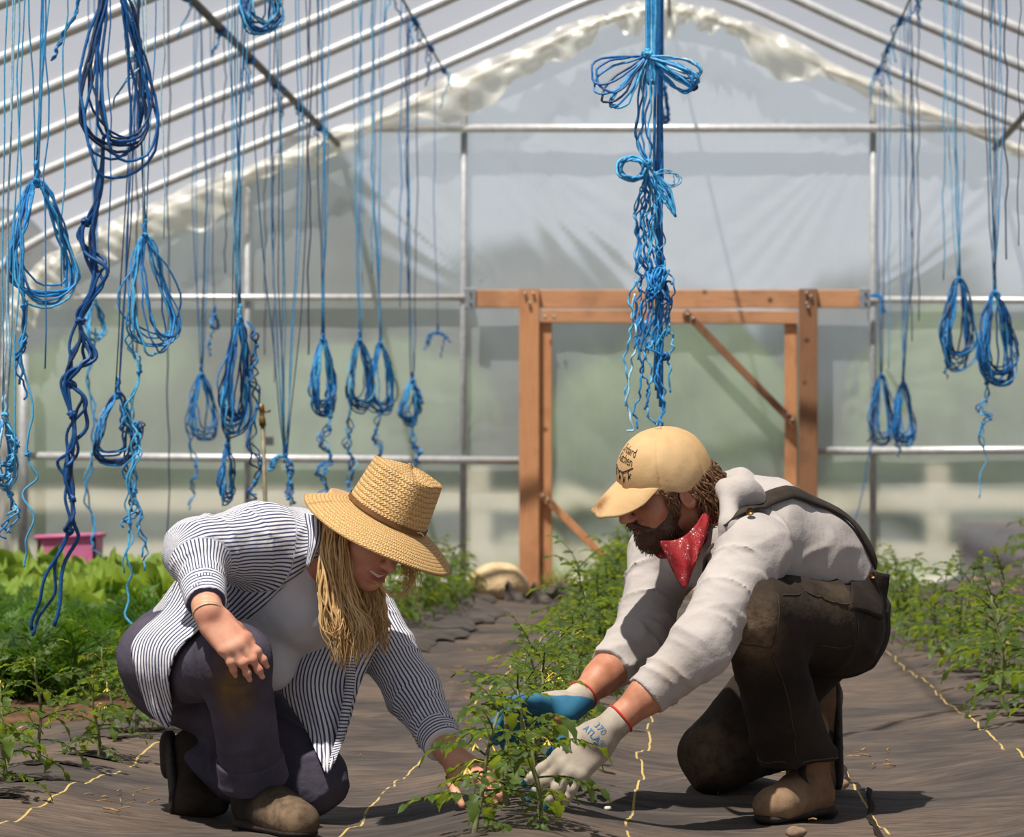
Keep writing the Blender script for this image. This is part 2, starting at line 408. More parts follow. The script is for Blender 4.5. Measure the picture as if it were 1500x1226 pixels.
mb = MB(); gx2 = np.linspace(xf(800), xf(1160), 50); gz2 = np.linspace(.02, zf(470), 60)
mb.grid([[(x, 24.965+.008*math.sin((x-xf(810))*16+(z-.3)*11)*math.exp(-abs(z-1.2)), z) for x in gx2] for z in gz2]); mb.build('door_pane', 'door_film', door)
for px, par in ((690, 0), (1266, 0)):
    m_ = MB(); m_.beam((xf(px-8), 24.895, zf(438)), (xf(px+8), 24.895, zf(438)), 30*S_, .012); bk = m_.build('angle_bracket', 'bracket', door, smooth=False)
    m_ = MB()
    for py in (431, 446): m_.lathe([(0, -.012), (.009, -.010), (.010, 0)], (xf(px+1), 24.886, zf(py)), (0, 1, 0), 8)
    m_.build('screw', 'wire', bk)
for pts, mt in ((((771, 432), (783, 432), (777, 446)), 'screw'), (((1180, 431), (1187, 436), (1181, 446), (1183, 452)), 'screw'), (((1007, 462), (1015, 468)), 'screw'), (((1153, 608), (1160, 616)), 'screw'), (((797, 726), (804, 732)), 'screw'), (((800, 466), (813, 466)), 'screw')):
    for px, py in pts:
        m_ = MB(); m_.lathe([(0, -.014), (.011, -.012), (.013, 0)], (xf(px), 24.845, zf(py)), (0, 1, 0), 8); m_.build('bolt_head', mt, door)

# ------------------------------------------------------------------ the world outside, seen through the film
mb = MB(); mb.grid([[(x, y, -.12) for x in np.linspace(-60, 60, 9)] for y in np.linspace(25.4, 140, 9)]); struct('ground_outside', mb, 'field')
mb = MB(); mb.grid([[(x, y, -.07) for x in np.linspace(-40, 40, 5)] for y in np.linspace(44, 52, 3)]); struct('gravel_lane', mb, 'gravel')
mb = MB(); mb.grid([[(x, y, -.06) for x in np.linspace(-40, 40, 5)] for y in np.linspace(29.5, 32, 3)]); struct('gravel_path', mb, 'gravel')
MAT['hedge'] = plain('hedge_green', srgb(96, 112, 82), srgb(58, 72, 54), 3, .9, 0, .6, .2)
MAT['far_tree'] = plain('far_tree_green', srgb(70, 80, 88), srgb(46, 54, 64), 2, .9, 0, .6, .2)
MAT['fence_paint'] = plain('cream_fence_board', srgb(190, 180, 162), srgb(172, 162, 144), 6, .8, 0, .05)
MAT['white_paint'] = plain('white_painted_board', srgb(226, 220, 208), srgb(206, 198, 184), 6, .7, 0, .05)
MAT['box_red'] = plain('red_brown_boards', srgb(112, 66, 54), srgb(84, 50, 42), 8, .85, 0, .1)
def crown(mb, c, rad, seed, flat=1.0):
    r = random.Random(seed); nu, nv = 18, 12; G = []
    ph = [(r.uniform(2, 5), r.uniform(2, 5), r.uniform(0, 6)) for _ in range(4)]
    for i in range(nv+1):
        t = math.pi*i/nv; row = []
        for j in range(nu):
            p = 2*math.pi*j/nu
            k = 1+.10*sum(math.sin(a*p+b_*t+q) for a, b_, q in [(round(a), b_, q) for a, b_, q in ph])
            row.append((c[0]+rad[0]*k*math.sin(t)*math.cos(p), c[1]+rad[1]*k*math.sin(t)*math.sin(p), c[2]+rad[2]*k*math.cos(t)))
        G.append(row)
    mb.grid(G, True)
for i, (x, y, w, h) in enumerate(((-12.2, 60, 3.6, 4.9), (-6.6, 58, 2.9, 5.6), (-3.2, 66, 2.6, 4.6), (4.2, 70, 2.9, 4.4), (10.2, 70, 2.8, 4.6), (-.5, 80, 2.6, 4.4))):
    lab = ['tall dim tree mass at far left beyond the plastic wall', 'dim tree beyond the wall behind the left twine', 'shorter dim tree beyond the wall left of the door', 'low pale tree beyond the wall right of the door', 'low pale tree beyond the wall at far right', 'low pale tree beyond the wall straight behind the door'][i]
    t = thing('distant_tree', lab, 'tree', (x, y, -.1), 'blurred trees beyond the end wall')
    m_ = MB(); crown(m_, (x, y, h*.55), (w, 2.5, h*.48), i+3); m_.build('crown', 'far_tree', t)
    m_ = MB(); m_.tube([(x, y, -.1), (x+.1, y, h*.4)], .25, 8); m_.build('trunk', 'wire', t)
for i in range(7):
    x = -10+i*3.3; m_ = MB(); crown(m_, (x, 40+2.6*(i%2), 1.05), (1.62, .8, 1.25+.12*math.sin(i*2.1)), i+30)
    solo('hedge_shrub', m_, 'hedge', 'blurred low hedge shrub beyond the plastic end wall', 'shrub', (x, 40+2.6*(i%2), -.1), 'blurred hedge beyond the end wall')
t = thing('rail_fence', 'pale two-rail fence blurred beyond the plastic end wall', 'fence', (-1, 34.5, -.1))
for z in (.62, .10):
    m_ = MB(); m_.beam((-9, 34.5, z), (7, 34.5, z), .20, .04); m_.build('fence_rail', 'fence_paint', t, smooth=False)
for x in (-6.6, -2.0, 2.35, 6.4):
    m_ = MB(); m_.beam((x, 34.52, -.1), (x, 34.52, .95), .22, .06); m_.build('fence_post', 'fence_paint', t, smooth=False)
t = thing('storage_box', 'red-brown wooden box outside the wall at far right', 'box', (2.6, 26.6, -.1))
m_ = MB(); m_.beam((2.02, 26.6, .16), (3.9, 26.6, .16), .52, .6); m_.build('box_body', 'box_red', t, smooth=False)
m_ = MB(); m_.beam((2.00, 26.58, .45), (3.95, 26.58, .45), .05, .68); m_.build('box_lid', 'box_red', t, smooth=False)
# ------------------------------------------------------------------ blue crop twine
def twine_mat(name, c):
    m, n, l, b = newmat(name)
    f = noise(n, l, 90, 3, .6)
    l.new(ramp(n, l, f, [(.3, tuple(v*.6 for v in c)), (.6, c), (.8, tuple(min(1, v*1.35+.02) for v in c))]), b.inputs['Base Color'])
    b.inputs['Roughness'].default_value = .42; b.inputs['Specular IOR Level'].default_value = .45
    return m
MAT['tw0'] = twine_mat('sky_blue_twine', srgb(84, 180, 228))
MAT['tw1'] = twine_mat('blue_twine', srgb(44, 144, 210))
MAT['tw2'] = twine_mat('deep_blue_twine', srgb(30, 108, 178))
MAT['tw3'] = twine_mat('shaded_blue_twine', srgb(38, 62, 98))  # blue twine as it looks in shade, the shade put into the colour
MAT['tw4'] = twine_mat('pale_sun_bleached_twine', srgb(170, 218, 240))
WIRE = {'L': -1.64, 'R': 1.26, 'P': -2.47, 'Q': 2.15, 'C': -0.14}
def wire_z(x): return roof_z(x)-.045
def wob(P, amp, seed, f=3.0):
    P = np.array(P, float); n = len(P); r = random.Random(seed); t = np.linspace(0, 1, n)
    for ax in (0, 1, 2):
        P[:, ax] += amp*(.5 if ax == 2 else 1)*(np.sin(t*6.28*f*r.uniform(.7, 1.3)+r.uniform(0, 6.28))+.6*np.sin(t*6.28*f*2.3+r.uniform(0, 6.28)))*np.minimum(1, np.minimum(t, 1-t)*8)
    return P
def knot_mb(c, rad, r, seed, turns=4):
    m_ = MB(); rr = random.Random(seed); c = np.array(c)
    for k in range(3):
        ax = Vector((rr.uniform(-1, 1), rr.uniform(-1, 1), rr.uniform(-1, 1))).normalized(); u = ax.orthogonal().normalized(); w = ax.cross(u)
        pts = [c+rad*(.75+.3*math.sin(t*2.3+k))*np.array(u*math.cos(t)+w*math.sin(t))+np.array(ax)*rad*.5*math.sin(t*.7) for t in np.arange(0, 6.28*turns*.4, .5)]
        m_.tube(pts, r, 5)
    return m_
def loop_pts(k, w, L, dep, seed, lean=0.0, nseg=30):
    r = random.Random(seed); pts = []
    ph = r.uniform(-.4, .4)
    for i in range(nseg):
        t = 2*math.pi*i/nseg
        s = (1-math.cos(t))/2
        x = w*math.sin(t)*(.35+.75*s)+lean*s
        pts.append((k[0]+x+w*.12*math.sin(3*t+ph*6), k[1]+dep*math.sin(t+ph)*s, k[2]-L*s**.9))
    return pts
def tail_strands(root, path, Y, n, r, tones, seed, amp, knots=3, ends=True):
    """n strands that wander about each other along a path, tied together at a few knots"""
    rr = random.Random(seed)
    P = smooth_path([W(a, b, Y) for a, b in path], 10); m = len(P); t = np.linspace(0, 1, m)
    kt = [(i+.6)/(knots+.3) for i in range(knots)]
    env = np.minimum(1, t*9)
    for q in kt: env = env*np.clip(np.abs(t-q)*11, .12, 1)
    for k in range(n):
        f = rr.uniform(2.5, 5); a = rr.uniform(0, 6.28); Q = P.copy()
        Q[:, 0] += amp*env*(np.sin(t*6.28*f+a)+.5*np.sin(t*6.28*f*2.7+a*2))
        Q[:, 1] += amp*env*np.cos(t*6.28*f*.9+a+k)
        Q[:, 2] += amp*.35*env*np.sin(t*6.28*f*1.9+k*2)
        e = m if k == 0 else int(m*rr.uniform(.72, 1.0))
        m_ = MB(); m_.tube(Q[:e], r*rr.uniform(.85, 1.1), 5); m_.build('tail_strand', rr.choice(tones), root)
    for q in kt:
        knot_mb(P[int(q*(m-1))], r*2.2, r*.9, seed+int(q*99), 3).build('knot', tones[0], root)
def bundle(label, wire, knot, coil=None, nl=6, ns=4, tails=(), tones=('tw1', 'tw2', 'tw3'), r=.0033, top_tones=None, spread=.3, group='bundles of blue twine hung from the roof', Y=None, seed=1, dx=0., anchors=True):
    rr = random.Random(seed*77+5)
    Y = Y or WIRE[wire]*F/(knot[0]-CX)
    K = W(knot[0], knot[1], Y); s = Y/F
    t = thing('twine_bundle', label, 'twine', K, group)
    wx = WIRE[wire] if wire else K[0]
    for k in range(ns):
        top = np.array((wx+dx+rr.uniform(-.02, .02), Y+spread*(rr.random()*2-1), wire_z(wx)))
        P = np.linspace(top, K+np.array((rr.uniform(-.008, .008), rr.uniform(-.008, .008), 0)), 16)
        P[:, 0] += (rr.uniform(-.03, .03)*spread/.3)*np.sin(np.linspace(0, math.pi, 16))**1
        m_ = MB(); m_.tube(wob(P, .004, seed*9+k, 2), r*.62, 5); m_.build('hanging_strand', rr.choice(top_tones or tones), t)
    knot_mb(K, r*2.6, r, seed).build('knot', tones[0], t)
    m_ = MB(); m_.tube(wob(np.linspace(K+np.array((0, 0, .05)), K-np.array((0, 0, .02)), 8), .003, seed, 2), r*1.9, 6); m_.build('binding', tones[min(1, len(tones)-1)], t)
    if coil:
        x0, x1, y0, y1 = coil; cxm = (x0+x1)/2
        for k in range(int(nl*1.35)):
            q = rr.random()
            w = (x1-x0)/2*s*rr.uniform(.45, 1.3); L = (y1-knot[1])*s*rr.uniform(.78, 1.0)
            lean = (cxm-knot[0])*s+max(0, (x1-x0)/2*s-w*.85)*rr.uniform(-1, 1)
            m_ = MB(); m_.tube(wob(loop_pts(K, w, L, .05+.5*w, seed*31+k, lean), .0035, seed+k, 4), r*rr.uniform(.8, 1.1), 5, True)
            m_.build('loop', rr.choice(tones), t)
    for i, (path, n, amp, kn) in enumerate(tails):
        tail_strands(t, path, Y, n, r*(1.2 if seed == 2 else .95), tones, seed*13+i, amp*s, kn)
    return t
MAT['tw5'] = twine_mat('dark_blue_twine', srgb(20, 82, 146))
DK = ('tw5', 'tw5', 'tw2', 'tw3'); MD = ('tw1', 'tw1', 'tw2', 'tw0'); LT = ('tw0', 'tw4', 'tw1'); DIM = ('tw3', 'tw2', 'tw3')
bundle('largest dark blue twine loop, top left, with a knotted braid hanging far below it', 'L', (166, -40), (120, 230, -40, 268), 8, 3,
       [([(152, 200), (140, 300), (118, 345), (146, 400), (118, 470), (130, 520), (95, 560), (112, 640), (92, 690), (104, 760), (72, 850), (46, 935)], 4, 9, 4),
        ([(150, 240), (134, 330), (138, 420), (112, 480), (98, 550), (126, 590), (100, 660), (106, 730), (102, 790), (88, 915)], 3, 8, 3)], DK, .0044, seed=2, Y=9.9)
bundle('knotted twine loops near the left edge with one long crinkled tail', 'L', (54, 264), (16, 112), 7, 5, [([(40, 440), (36, 500), (30, 525), (46, 610), (40, 660), (52, 700), (30, 722), (52, 755), (36, 800), (34, 830)], 1, 3, 1), ([(38, 300), (34, 400), (36, 470), (28, 530), (36, 585)], 3, 4, 1)], MD, .0036, ('tw1', 'tw3', 'tw0'), seed=3, Y=9.3, coil_y=None) if False else None
bundle('knotted twine loops near the left edge with one long crinkled tail', 'L', (54, 264), (16, 112, 264, 455), 8, 5, [([(40, 440), (36, 500), (30, 525), (46, 610), (40, 660), (52, 700), (30, 722), (52, 755), (36, 800), (34, 830)], 1, 3, 1), ([(34, 290), (24, 360), (36, 470), (28, 530), (36, 585)], 4, 4, 1)], MD, .0036, ('tw1', 'tw3', 'tw0'), seed=3, Y=9.3)
bundle('open teardrop twine loops hanging in front of the left crossbar', 'L', (212, 345), (188, 266, 345, 522), 8, 5, [([(196, 440), (192, 500), (204, 545), (190, 610), (200, 660), (188, 740), (192, 790), (184, 860), (200, 930)], 3, 6, 2), ([(205, 640), (196, 700), (206, 770), (216, 835)], 2, 4, 1)], MD, .0034, ('tw0', 'tw4', 'tw1', 'tw3'), seed=4)
bundle('dim rounded twine loops tangled with the teardrop bundle tail', 'L', (173, 575), (138, 192, 575, 682), 7, 4, [([(176, 590), (192, 640), (205, 620), (188, 690), (196, 745), (186, 770)], 4, 7, 2)], ('tw2', 'tw1', 'tw3'), .0034, ('tw3', 'tw2'), seed=5, Y=10.9)
bundle('thick twine hank with a knotted lace tail on its right side', 'L', (351, 466), (322, 362, 466, 644), 15, 6, [([(362, 470), (376, 500), (368, 540), (378, 580), (368, 640), (378, 690), (368, 720), (364, 742)], 4, 7, 3)], ('tw1', 'tw0', 'tw2', 'tw3'), .0036, ('tw1', 'tw0', 'tw3'), seed=6)
bundle('slim pale twine loops on thin strings left of the thick hank', 'P', (295, 548), (276, 318, 548, 645), 6, 5, [([(284, 570), (278, 640), (288, 690), (280, 720), (282, 748)], 2, 4, 1)], ('tw1', 'tw2'), .0042, ('tw3', 'tw1'), seed=7)
bundle('tiny twine ball with a short curl left of the thick hank', 'P', (314, 462), (309, 320, 462, 482), 4, 1, [([(313, 482), (306, 505), (308, 522)], 1, 2, 1)], ('tw1', 'tw2'), .0042, ('tw3',), seed=8)
bundle('short lace-like twine end hanging below the thick hank', 'L', (333, 652), (322, 342, 652, 742), 6, 2, (), ('tw1', 'tw2', 'tw0'), .0034, ('tw3',), seed=9, Y=13.2, spread=.1)
bundle('full twine hank with a long knotted tail, above the straw hat brim', 'L', (473, 497), (456, 490, 497, 612), 12, 5, [([(478, 560), (484, 610), (472, 640), (484, 670), (470, 690), (478, 715), (470, 735)], 4, 7, 3)], ('tw1', 'tw2', 'tw0'), .0042, ('tw1', 'tw3', 'tw0'), seed=10)
bundle('left one of two neighbouring twine loops above the straw hat', 'L', (527, 499), (511, 548, 499, 606), 9, 4, [([(517, 510), (514, 600), (508, 650), (518, 680), (510, 710), (514, 728)], 4, 5, 3)], ('tw1', 'tw2', 'tw3', 'tw0'), .0044, ('tw1', 'tw0'), seed=11)
bundle('right one of two neighbouring twine loops above the straw hat', 'L', (557, 503), (536, 581, 503, 612), 9, 4, [([(556, 600), (550, 640), (558, 660), (548, 690), (560, 700)], 4, 5, 3)], ('tw1', 'tw2', 'tw3'), .0046, ('tw1', 'tw0'), seed=12)
bundle('small twine loop with a pale frayed knot right of the hat crown', 'L', (604, 557), (585, 613, 557, 625), 8, 4, [([(608, 570), (604, 640), (614, 665), (600, 690)], 4, 5, 2), ([(606, 560), (615, 580), (617, 592)], 3, 3, 0)], ('tw1', 'tw2', 'tw0'), .005, ('tw3', 'tw1'), seed=13)
t = bundle('little twine bow on a single string left of the door header', 'L', (641, 486), None, 0, 1, [([(641, 486), (630, 492), (624, 512)], 5, 3, 0), ([(641, 486), (652, 492), (658, 502)], 4, 3, 0), ([(652, 494), (648, 510), (645, 524)], 1, 1, 0)], ('tw1', 'tw2'), .0042, ('tw2',), seed=14)
bundle('wide fan of strings gathered to a drooping bow over the woman\'s back', 'L', (418, 667), None, 0, 9, [([(418, 667), (404, 672), (396, 690)], 6, 4, 0), ([(418, 667), (425, 690), (424, 720), (430, 745)], 5, 5, 1)], ('tw1', 'tw2', 'tw0'), .0038, ('tw3', 'tw3', 'tw0', 'tw1'), spread=1.1, seed=15)
bundle('pale blue tangle at the left frame edge', 'L', (7, 607), (-8, 22, 607, 720), 7, 4, [([(10, 620), (22, 660), (6, 690), (18, 740), (8, 790)], 4, 8, 2)], LT, .0032, ('tw0', 'tw4'), seed=16, Y=9.0)
bundle('faint pale twine hanging behind the dark braid', 'P', (138, 440), (128, 152, 440, 500), 5, 3, [([(140, 480), (132, 560), (138, 640), (128, 720), (138, 790), (143, 815)], 2, 4, 1)], LT, .0042, ('tw1',), seed=17)
bundle('short twine hank coming down from the top edge left of centre', 'L', (382, -60), (354, 410, -60, 56), 12, 2, (), ('tw2', 'tw1', 'tw0', 'tw3'), .0036, seed=18, Y=12.6)
t = bundle('frayed twine end slanting down at the top left corner', 'L', (122, -30), None, 0, 1, [([(122, -30), (112, 15), (92, 52), (84, 72), (77, 88)], 3, 2, 0)], ('tw1', 'tw2'), .0034, seed=19, Y=9.6, spread=.05)
bundle('sun-bleached pale twine curling beside the largest loop', 'L', (188, -30), None, 0, 1, [([(186, -30), (196, 20), (186, 60), (192, 90), (206, 50), (202, 90), (186, 120), (168, 155)], 3, 4, 0)], ('tw4', 'tw0'), .0026, seed=20, Y=9.95, spread=.05)
bundle('paired twine loops right of the door, the left and paler one', 'R', (1291, 549), (1274, 1310, 549, 656), 8, 3, [([(1284, 560), (1278, 610), (1274, 662)], 3, 4, 1), ([(1276, 655), (1268, 690), (1262, 730), (1248, 770), (1238, 796)], 1, 1, 0)], ('tw2', 'tw3', 'tw1'), .0046, ('tw2', 'tw3'), seed=21)
bundle('paired twine loops right of the door, the right and bluer one', 'R', (1323, 561), (1308, 1341, 561, 656), 9, 5, [([(1318, 580), (1314, 640), (1318, 670)], 4, 4, 1)], ('tw1', 'tw2', 'tw1'), .0046, ('tw3', 'tw1'), spread=.6, seed=22)
bundle('large rounded twine hank second from the right edge', 'R', (1405, 408), (1376, 1430, 412, 546), 13, 6, [([(1396, 430), (1386, 480), (1390, 520), (1386, 555)], 3, 4, 2)], ('tw1', 'tw2', 'tw3', 'tw1'), .004, ('tw1', 'tw3', 'tw0'), spread=.5, seed=23)
bundle('large twine hank with a pale knotted tail at the right edge', 'R', (1457, 428), (1434, 1493, 432, 568), 15, 7, [([(1448, 450), (1438, 520), (1446, 570), (1436, 600), (1450, 610), (1438, 625), (1440, 660), (1438, 728)], 3, 5, 2)], ('tw1', 'tw0', 'tw2', 'tw3'), .0038, ('tw1', 'tw3', 'tw0'), spread=.5, seed=24)
t = thing('twine_bundle', 'short twine scrap tied to the crossbar end right of the door', 'twine', W(1282, 434, 24.8), 'bundles of blue twine hung from the roof')
for k in range(6):
    m_ = MB(); m_.tube(wob(smooth_path([W(1274, 433, 24.85), W(1286, 431+k, 24.8), W(1292, 440, 24.78), W(1296-k, 458, 24.78)], 6), .006, k, 3), .008, 5); m_.build('loop', ('tw2', 'tw1')[k % 2], t)

# single loose strings
lone = [('L', 66, 9.1, 540, 'tw1'), ('L', 22, 8.8, 700, 'tw0'), ('L', 90, 9.5, 420, 'tw0'), ('P', 246, 16.8, 860, 'tw3'), ('P', 200, 15.9, 520, 'tw3'), ('P', 388, 20.6, 520, 'tw3'), ('P', 402, 21.1, 560, 'tw3'),
        ('L', 586, 20.1, 450, 'tw1'), ('L', 597, 20.6, 430, 'tw2'), ('L', 452, 15.3, 520, 'tw3'), ('L', 240, 11.1, 350, 'tw4'), ('R', 1346, 19.5, 470, 'tw3'), ('R', 1382, 17.6, 410, 'tw0'), ('R', 1336, 20.1, 500, 'tw3'),
        ('R', 1302, 22.4, 540, 'tw0'), ('R', 1474, 14.1, 380, 'tw3'), ('R', 1492, 13.6, 360, 'tw3'), ('L', 160, 10.0, 400, 'tw2'), ('P', 330, 18.9, 400, 'tw3'), ('L', 545, 18.3, 400, 'tw0')]
LONE_LAB = ['single blue string left of the dark braid', 'pale single string at the far left edge', 'pale single string between the two leftmost loops', 'long dark string hanging almost to the carrot bed', 'dark single string behind the teardrop loops', 'left of two dark strings over the stake', 'right of two dark strings over the stake',
            'blue string just left of the small pale-knotted loop', 'deep blue string beside the small pale-knotted loop', 'dark string just left of the full hank', 'bright pale string right of the largest loop', 'dark string right of the paired loops', 'pale string left of the rounded hank', 'dark string just above the paired loops', 'pale string close to the right upright pipe', 'dark string right of the edge hank', 'rightmost dark string at the frame edge', 'deep blue string inside the largest loop', 'dark thin string left of the thick hank', 'pale string between the two neighbouring loops']
for i, (w_, px, Y, py, tone) in enumerate(lone):
    e = W(px, py, Y); wx = WIRE[w_]; m_ = MB()
    P = np.linspace(np.array((wx, Y+.1*math.sin(i*3), wire_z(wx))), e, 26); P = wob(P, .006, i, 4)
    m_.tube(P, .0021 if Y < 14 else .0034, 5)
    solo('hanging_string', m_, tone, LONE_LAB[i], 'string', (wx, Y, wire_z(wx)), 'single strings hung from the crop wires')

# remnants wound round the crop wires
for i, (w_, Y) in enumerate([('L', 13.9), ('L', 15.1), ('L', 17.4), ('L', 19.9), ('L', 21.2), ('L', 22.5), ('L', 23.7), ('R', 18.7), ('R', 19.9), ('R', 21.2), ('R', 22.5), ('R', 23.7), ('P', 17.4), ('P', 18.7), ('P', 19.95), ('P', 21.2), ('P', 22.5), ('P', 23.7)]):
    wx = WIRE[w_]; z = wire_z(wx)+(0 if w_ != 'P' else -.02); rad = .014 if w_ != 'P' else .026; rr = random.Random(i+60)
    lab = f'scrap of blue twine wound on the {"left crop wire" if w_=="L" else "right crop wire" if w_=="R" else "left purlin pipe"}, '+('nearest the end wall' if Y > 23.5 else f'{ORD[[23.7,22.5,21.2,19.95,19.9,18.7,17.4,15.1,13.9].index(Y)]} away from the end wall' if Y not in (19.95, 19.9) else 'about midway along')
    t = thing('twine_wrap', lab, 'twine scrap', (wx, Y, z), 'twine scraps wound on the roof wires')
    a = np.linspace(0, 1, 60); L_ = rr.uniform(.12, .35) if w_ != 'P' else .1
    m_ = MB(); m_.tube(np.stack([wx+rad*np.cos(a*70), Y-L_/2+L_*a, z+rad*np.sin(a*70)], -1), .006, 5); m_.build('winding', 'tw2', t)
    for k in range(rr.randint(1, 3)):
        p = np.array((wx, Y+rr.uniform(-L_/2, L_/2), z)); q = [p, p+np.array((rr.uniform(-.05, .05), 0, -.04)), p+np.array((rr.uniform(-.07, .07), 0, -rr.uniform(.1, .25)))]
        m_ = MB(); m_.tube(wob(smooth_path(q, 8), .008, i*5+k, 3), .005, 5); m_.build('loose_end', rr.choice(('tw1', 'tw2', 'tw0')), t)

# the bright middle hank
Yc = 9.4; K = W(948, 80, Yc); s_ = Yc/F
ct = thing('twine_bundle', 'brightest twine hank hanging in the middle with a big bow, above the cap', 'twine', K, 'bundles of blue twine hung from the roof')
rr = random.Random(99)
def cstrand(name, pts, r, tone, seed, amp=.002, f=3, n=10):
    m_ = MB(); m_.tube(wob(smooth_path([W(a, b, Yc+(c[0] if c else 0)) for a, b, *c in pts], n), amp, seed, f), r, 6); return m_.build(name, tone, ct)
top = CY-(wire_z(-.14)-CZ)*F/Yc
for k in range(6): cstrand('hanging_strand', [(948+k*2.2, top), (948+k*2.2, 20), (949+k*1.5, 80)], .0040, ('tw0', 'tw1', 'tw0', 'tw4', 'tw1', 'tw0')[k], k)
for k in range(5):
    cstrand('hanging_strand', [(960+k*2.6, top, .06), (960+k*2.6, 150, .06), (961+k*2.2, 300, .06), (962+k*2, 420, .06), (958+k*3, 560+12*k, .06)], .0040, ('tw1', 'tw2', 'tw1', 'tw1', 'tw2')[k], 20+k)
knot_mb(K, .013, .005, 5, 5).build('knot', 'tw0', ct); knot_mb(W(949, 240, Yc), .012, .004, 6, 5).build('knot', 'tw0', ct)
def bow(tip, wd, r, tone, seed):
    a = np.array((948., 82.)); d = np.array(tip, float)-a; n_ = np.array((-d[1], d[0]))/np.linalg.norm(d); P = []
    for q in np.linspace(0, 2*math.pi, 26):
        c_ = (1-math.cos(q))/2; xy = a+d*c_**.85+n_*wd*math.sin(q)*(.25+.85*c_); P.append(W(xy[0], xy[1], Yc-.03*c_+.015*math.sin(q)))
    m_ = MB(); m_.tube(wob(P, .003, seed, 3), r, 6); m_.build('loop', tone, ct)
for k, (tip, wd) in enumerate((((866, 112), 24), ((872, 132), 21), ((884, 148), 17), ((896, 156), 11), ((902, 158), 15), ((878, 122), 30))): bow(tip, wd, .0032, ('tw2', 'tw1', 'tw3', 'tw1', 'tw0', 'tw2')[k], 40+k)
for k, (tip, wd) in enumerate((((1028, 108), 17), ((1026, 114), 20), ((1022, 122), 15), ((1016, 130), 16), ((1010, 134), 11), ((1020, 118), 9), ((1026, 104), 12), ((1014, 126), 22))): bow(tip, wd, .0034, ('tw0', 'tw1', 'tw0', 'tw2', 'tw1', 'tw0', 'tw4', 'tw1')[k], 50+k)
knot_mb(W(1017, 128, Yc), .008, .0035, 8, 3).build('knot', 'tw3', ct); knot_mb(W(902, 156, Yc), .005, .003, 9, 3).build('knot', 'tw3', ct)
for k in range(6):   # strands between the two bows
    cstrand('hanging_strand', [(946, 86), (936+k*4, 130), (932+k*3+8*math.sin(k*2), 180), (936+k*3-5*math.sin(k), 215), (948, 240)], .0028, ('tw1', 'tw0', 'tw2')[k % 3], 60+k, .003, 2)
for k in range(7):   # small round coil
    a = np.linspace(0, 2*math.pi, 22)[:-1]; rx, rz = 20+rr.uniform(-5, 4), 17+rr.uniform(-5, 3)
    m_ = MB(); m_.tube([W(926+rx*math.cos(q)+rr.uniform(-1, 1), 247+rz*math.sin(q)+rr.uniform(-1, 1), Yc-.02+.02*math.sin(q*2+k)) for q in a], .0034, 6, True); m_.build('loop', ('tw0', 'tw1', 'tw0', 'tw2')[k % 4], ct)
for k in range(4):
    cstrand('loop', [(950, 245), (970, 262+k*3), (986-k*2, 290+k*3), (989, 318-k*2), (984-k*3, 300), (972, 280+k*4), (952, 256)], .003, ('tw0', 'tw2', 'tw1', 'tw0')[k], 70+k)
for k in range(3): cstrand('loop', [(956, 256), (972, 254-k*3), (994-k*4, 256-k), (998-k*5, 266), (982, 274-k*2), (962, 264)], .0016, 'tw0', 80+k)
for k in range(16):  # lower tangle and its long tails
    x = 928+k*3.6; r1 = rr.uniform(-12, 12)
    cstrand('tail_strand', [(948, 252), (936+k*2, 290+rr.uniform(-10, 10)), (930+k*2.4+r1*.6, 340), (934+k*2.4-r1*.7, 385), (936+k*3.0+r1, 420), (934+k*3.2-r1*.5, 455+rr.uniform(-10, 20)), (930+k*2.8+r1*.5, 500+rr.uniform(-10, 30))], rr.uniform(.0022, .0034), rr.choice(('tw0', 'tw1', 'tw1', 'tw2', 'tw0')), 90+k, .006, 4)
for k in range(9):
    a = np.linspace(0, 6.28*1.6, 34); cx_, cy_ = rr.uniform(955, 984), rr.uniform(398, 432)
    m_ = MB(); m_.tube([W(cx_+14*math.cos(q+k)*math.sin(q*.6+k), cy_+17*math.sin(q*1.3+k), Yc+.03*math.cos(q*1.7+k)) for q in a], .0034, 5); m_.build('tangle', rr.choice(('tw1', 'tw2', 'tw1')), ct)
for k, pts in enumerate([[(932, 410), (922, 440), (928, 470), (920, 500), (916, 530), (918, 570), (916, 595)], [(930, 430), (926, 470), (936, 505), (924, 530), (920, 580), (926, 625), (918, 632)], [(945, 470), (954, 500), (944, 520), (956, 550), (948, 580), (954, 615), (968, 626)], [(955, 460), (946, 505), (966, 520), (962, 560), (970, 600), (962, 628)],
                        [(962, 470), (970, 520), (964, 545), (974, 580), (970, 610), (968, 632)], [(978, 430), (980, 480), (986, 500), (980, 530), (982, 575)], [(940, 440), (936, 500), (940, 560), (930, 600), (934, 628)], [(950, 500), (940, 540), (950, 570), (944, 600)]]):
    cstrand('tail_strand', pts, .0029, ('tw0', 'tw4', 'tw0', 'tw1', 'tw1', 'tw0', 'tw1', 'tw2')[k], 120+k, .004, 4)
knot_mb(W(975, 522, Yc), .010, .004, 12, 4).build('knot', 'tw2', ct)
t = bundle('small twine hank hanging behind the middle bow', None, (972, 128), (968, 980, 128, 182), 5, 1, (), ('tw2', 'tw1'), .0042, Y=14.0, seed=33)
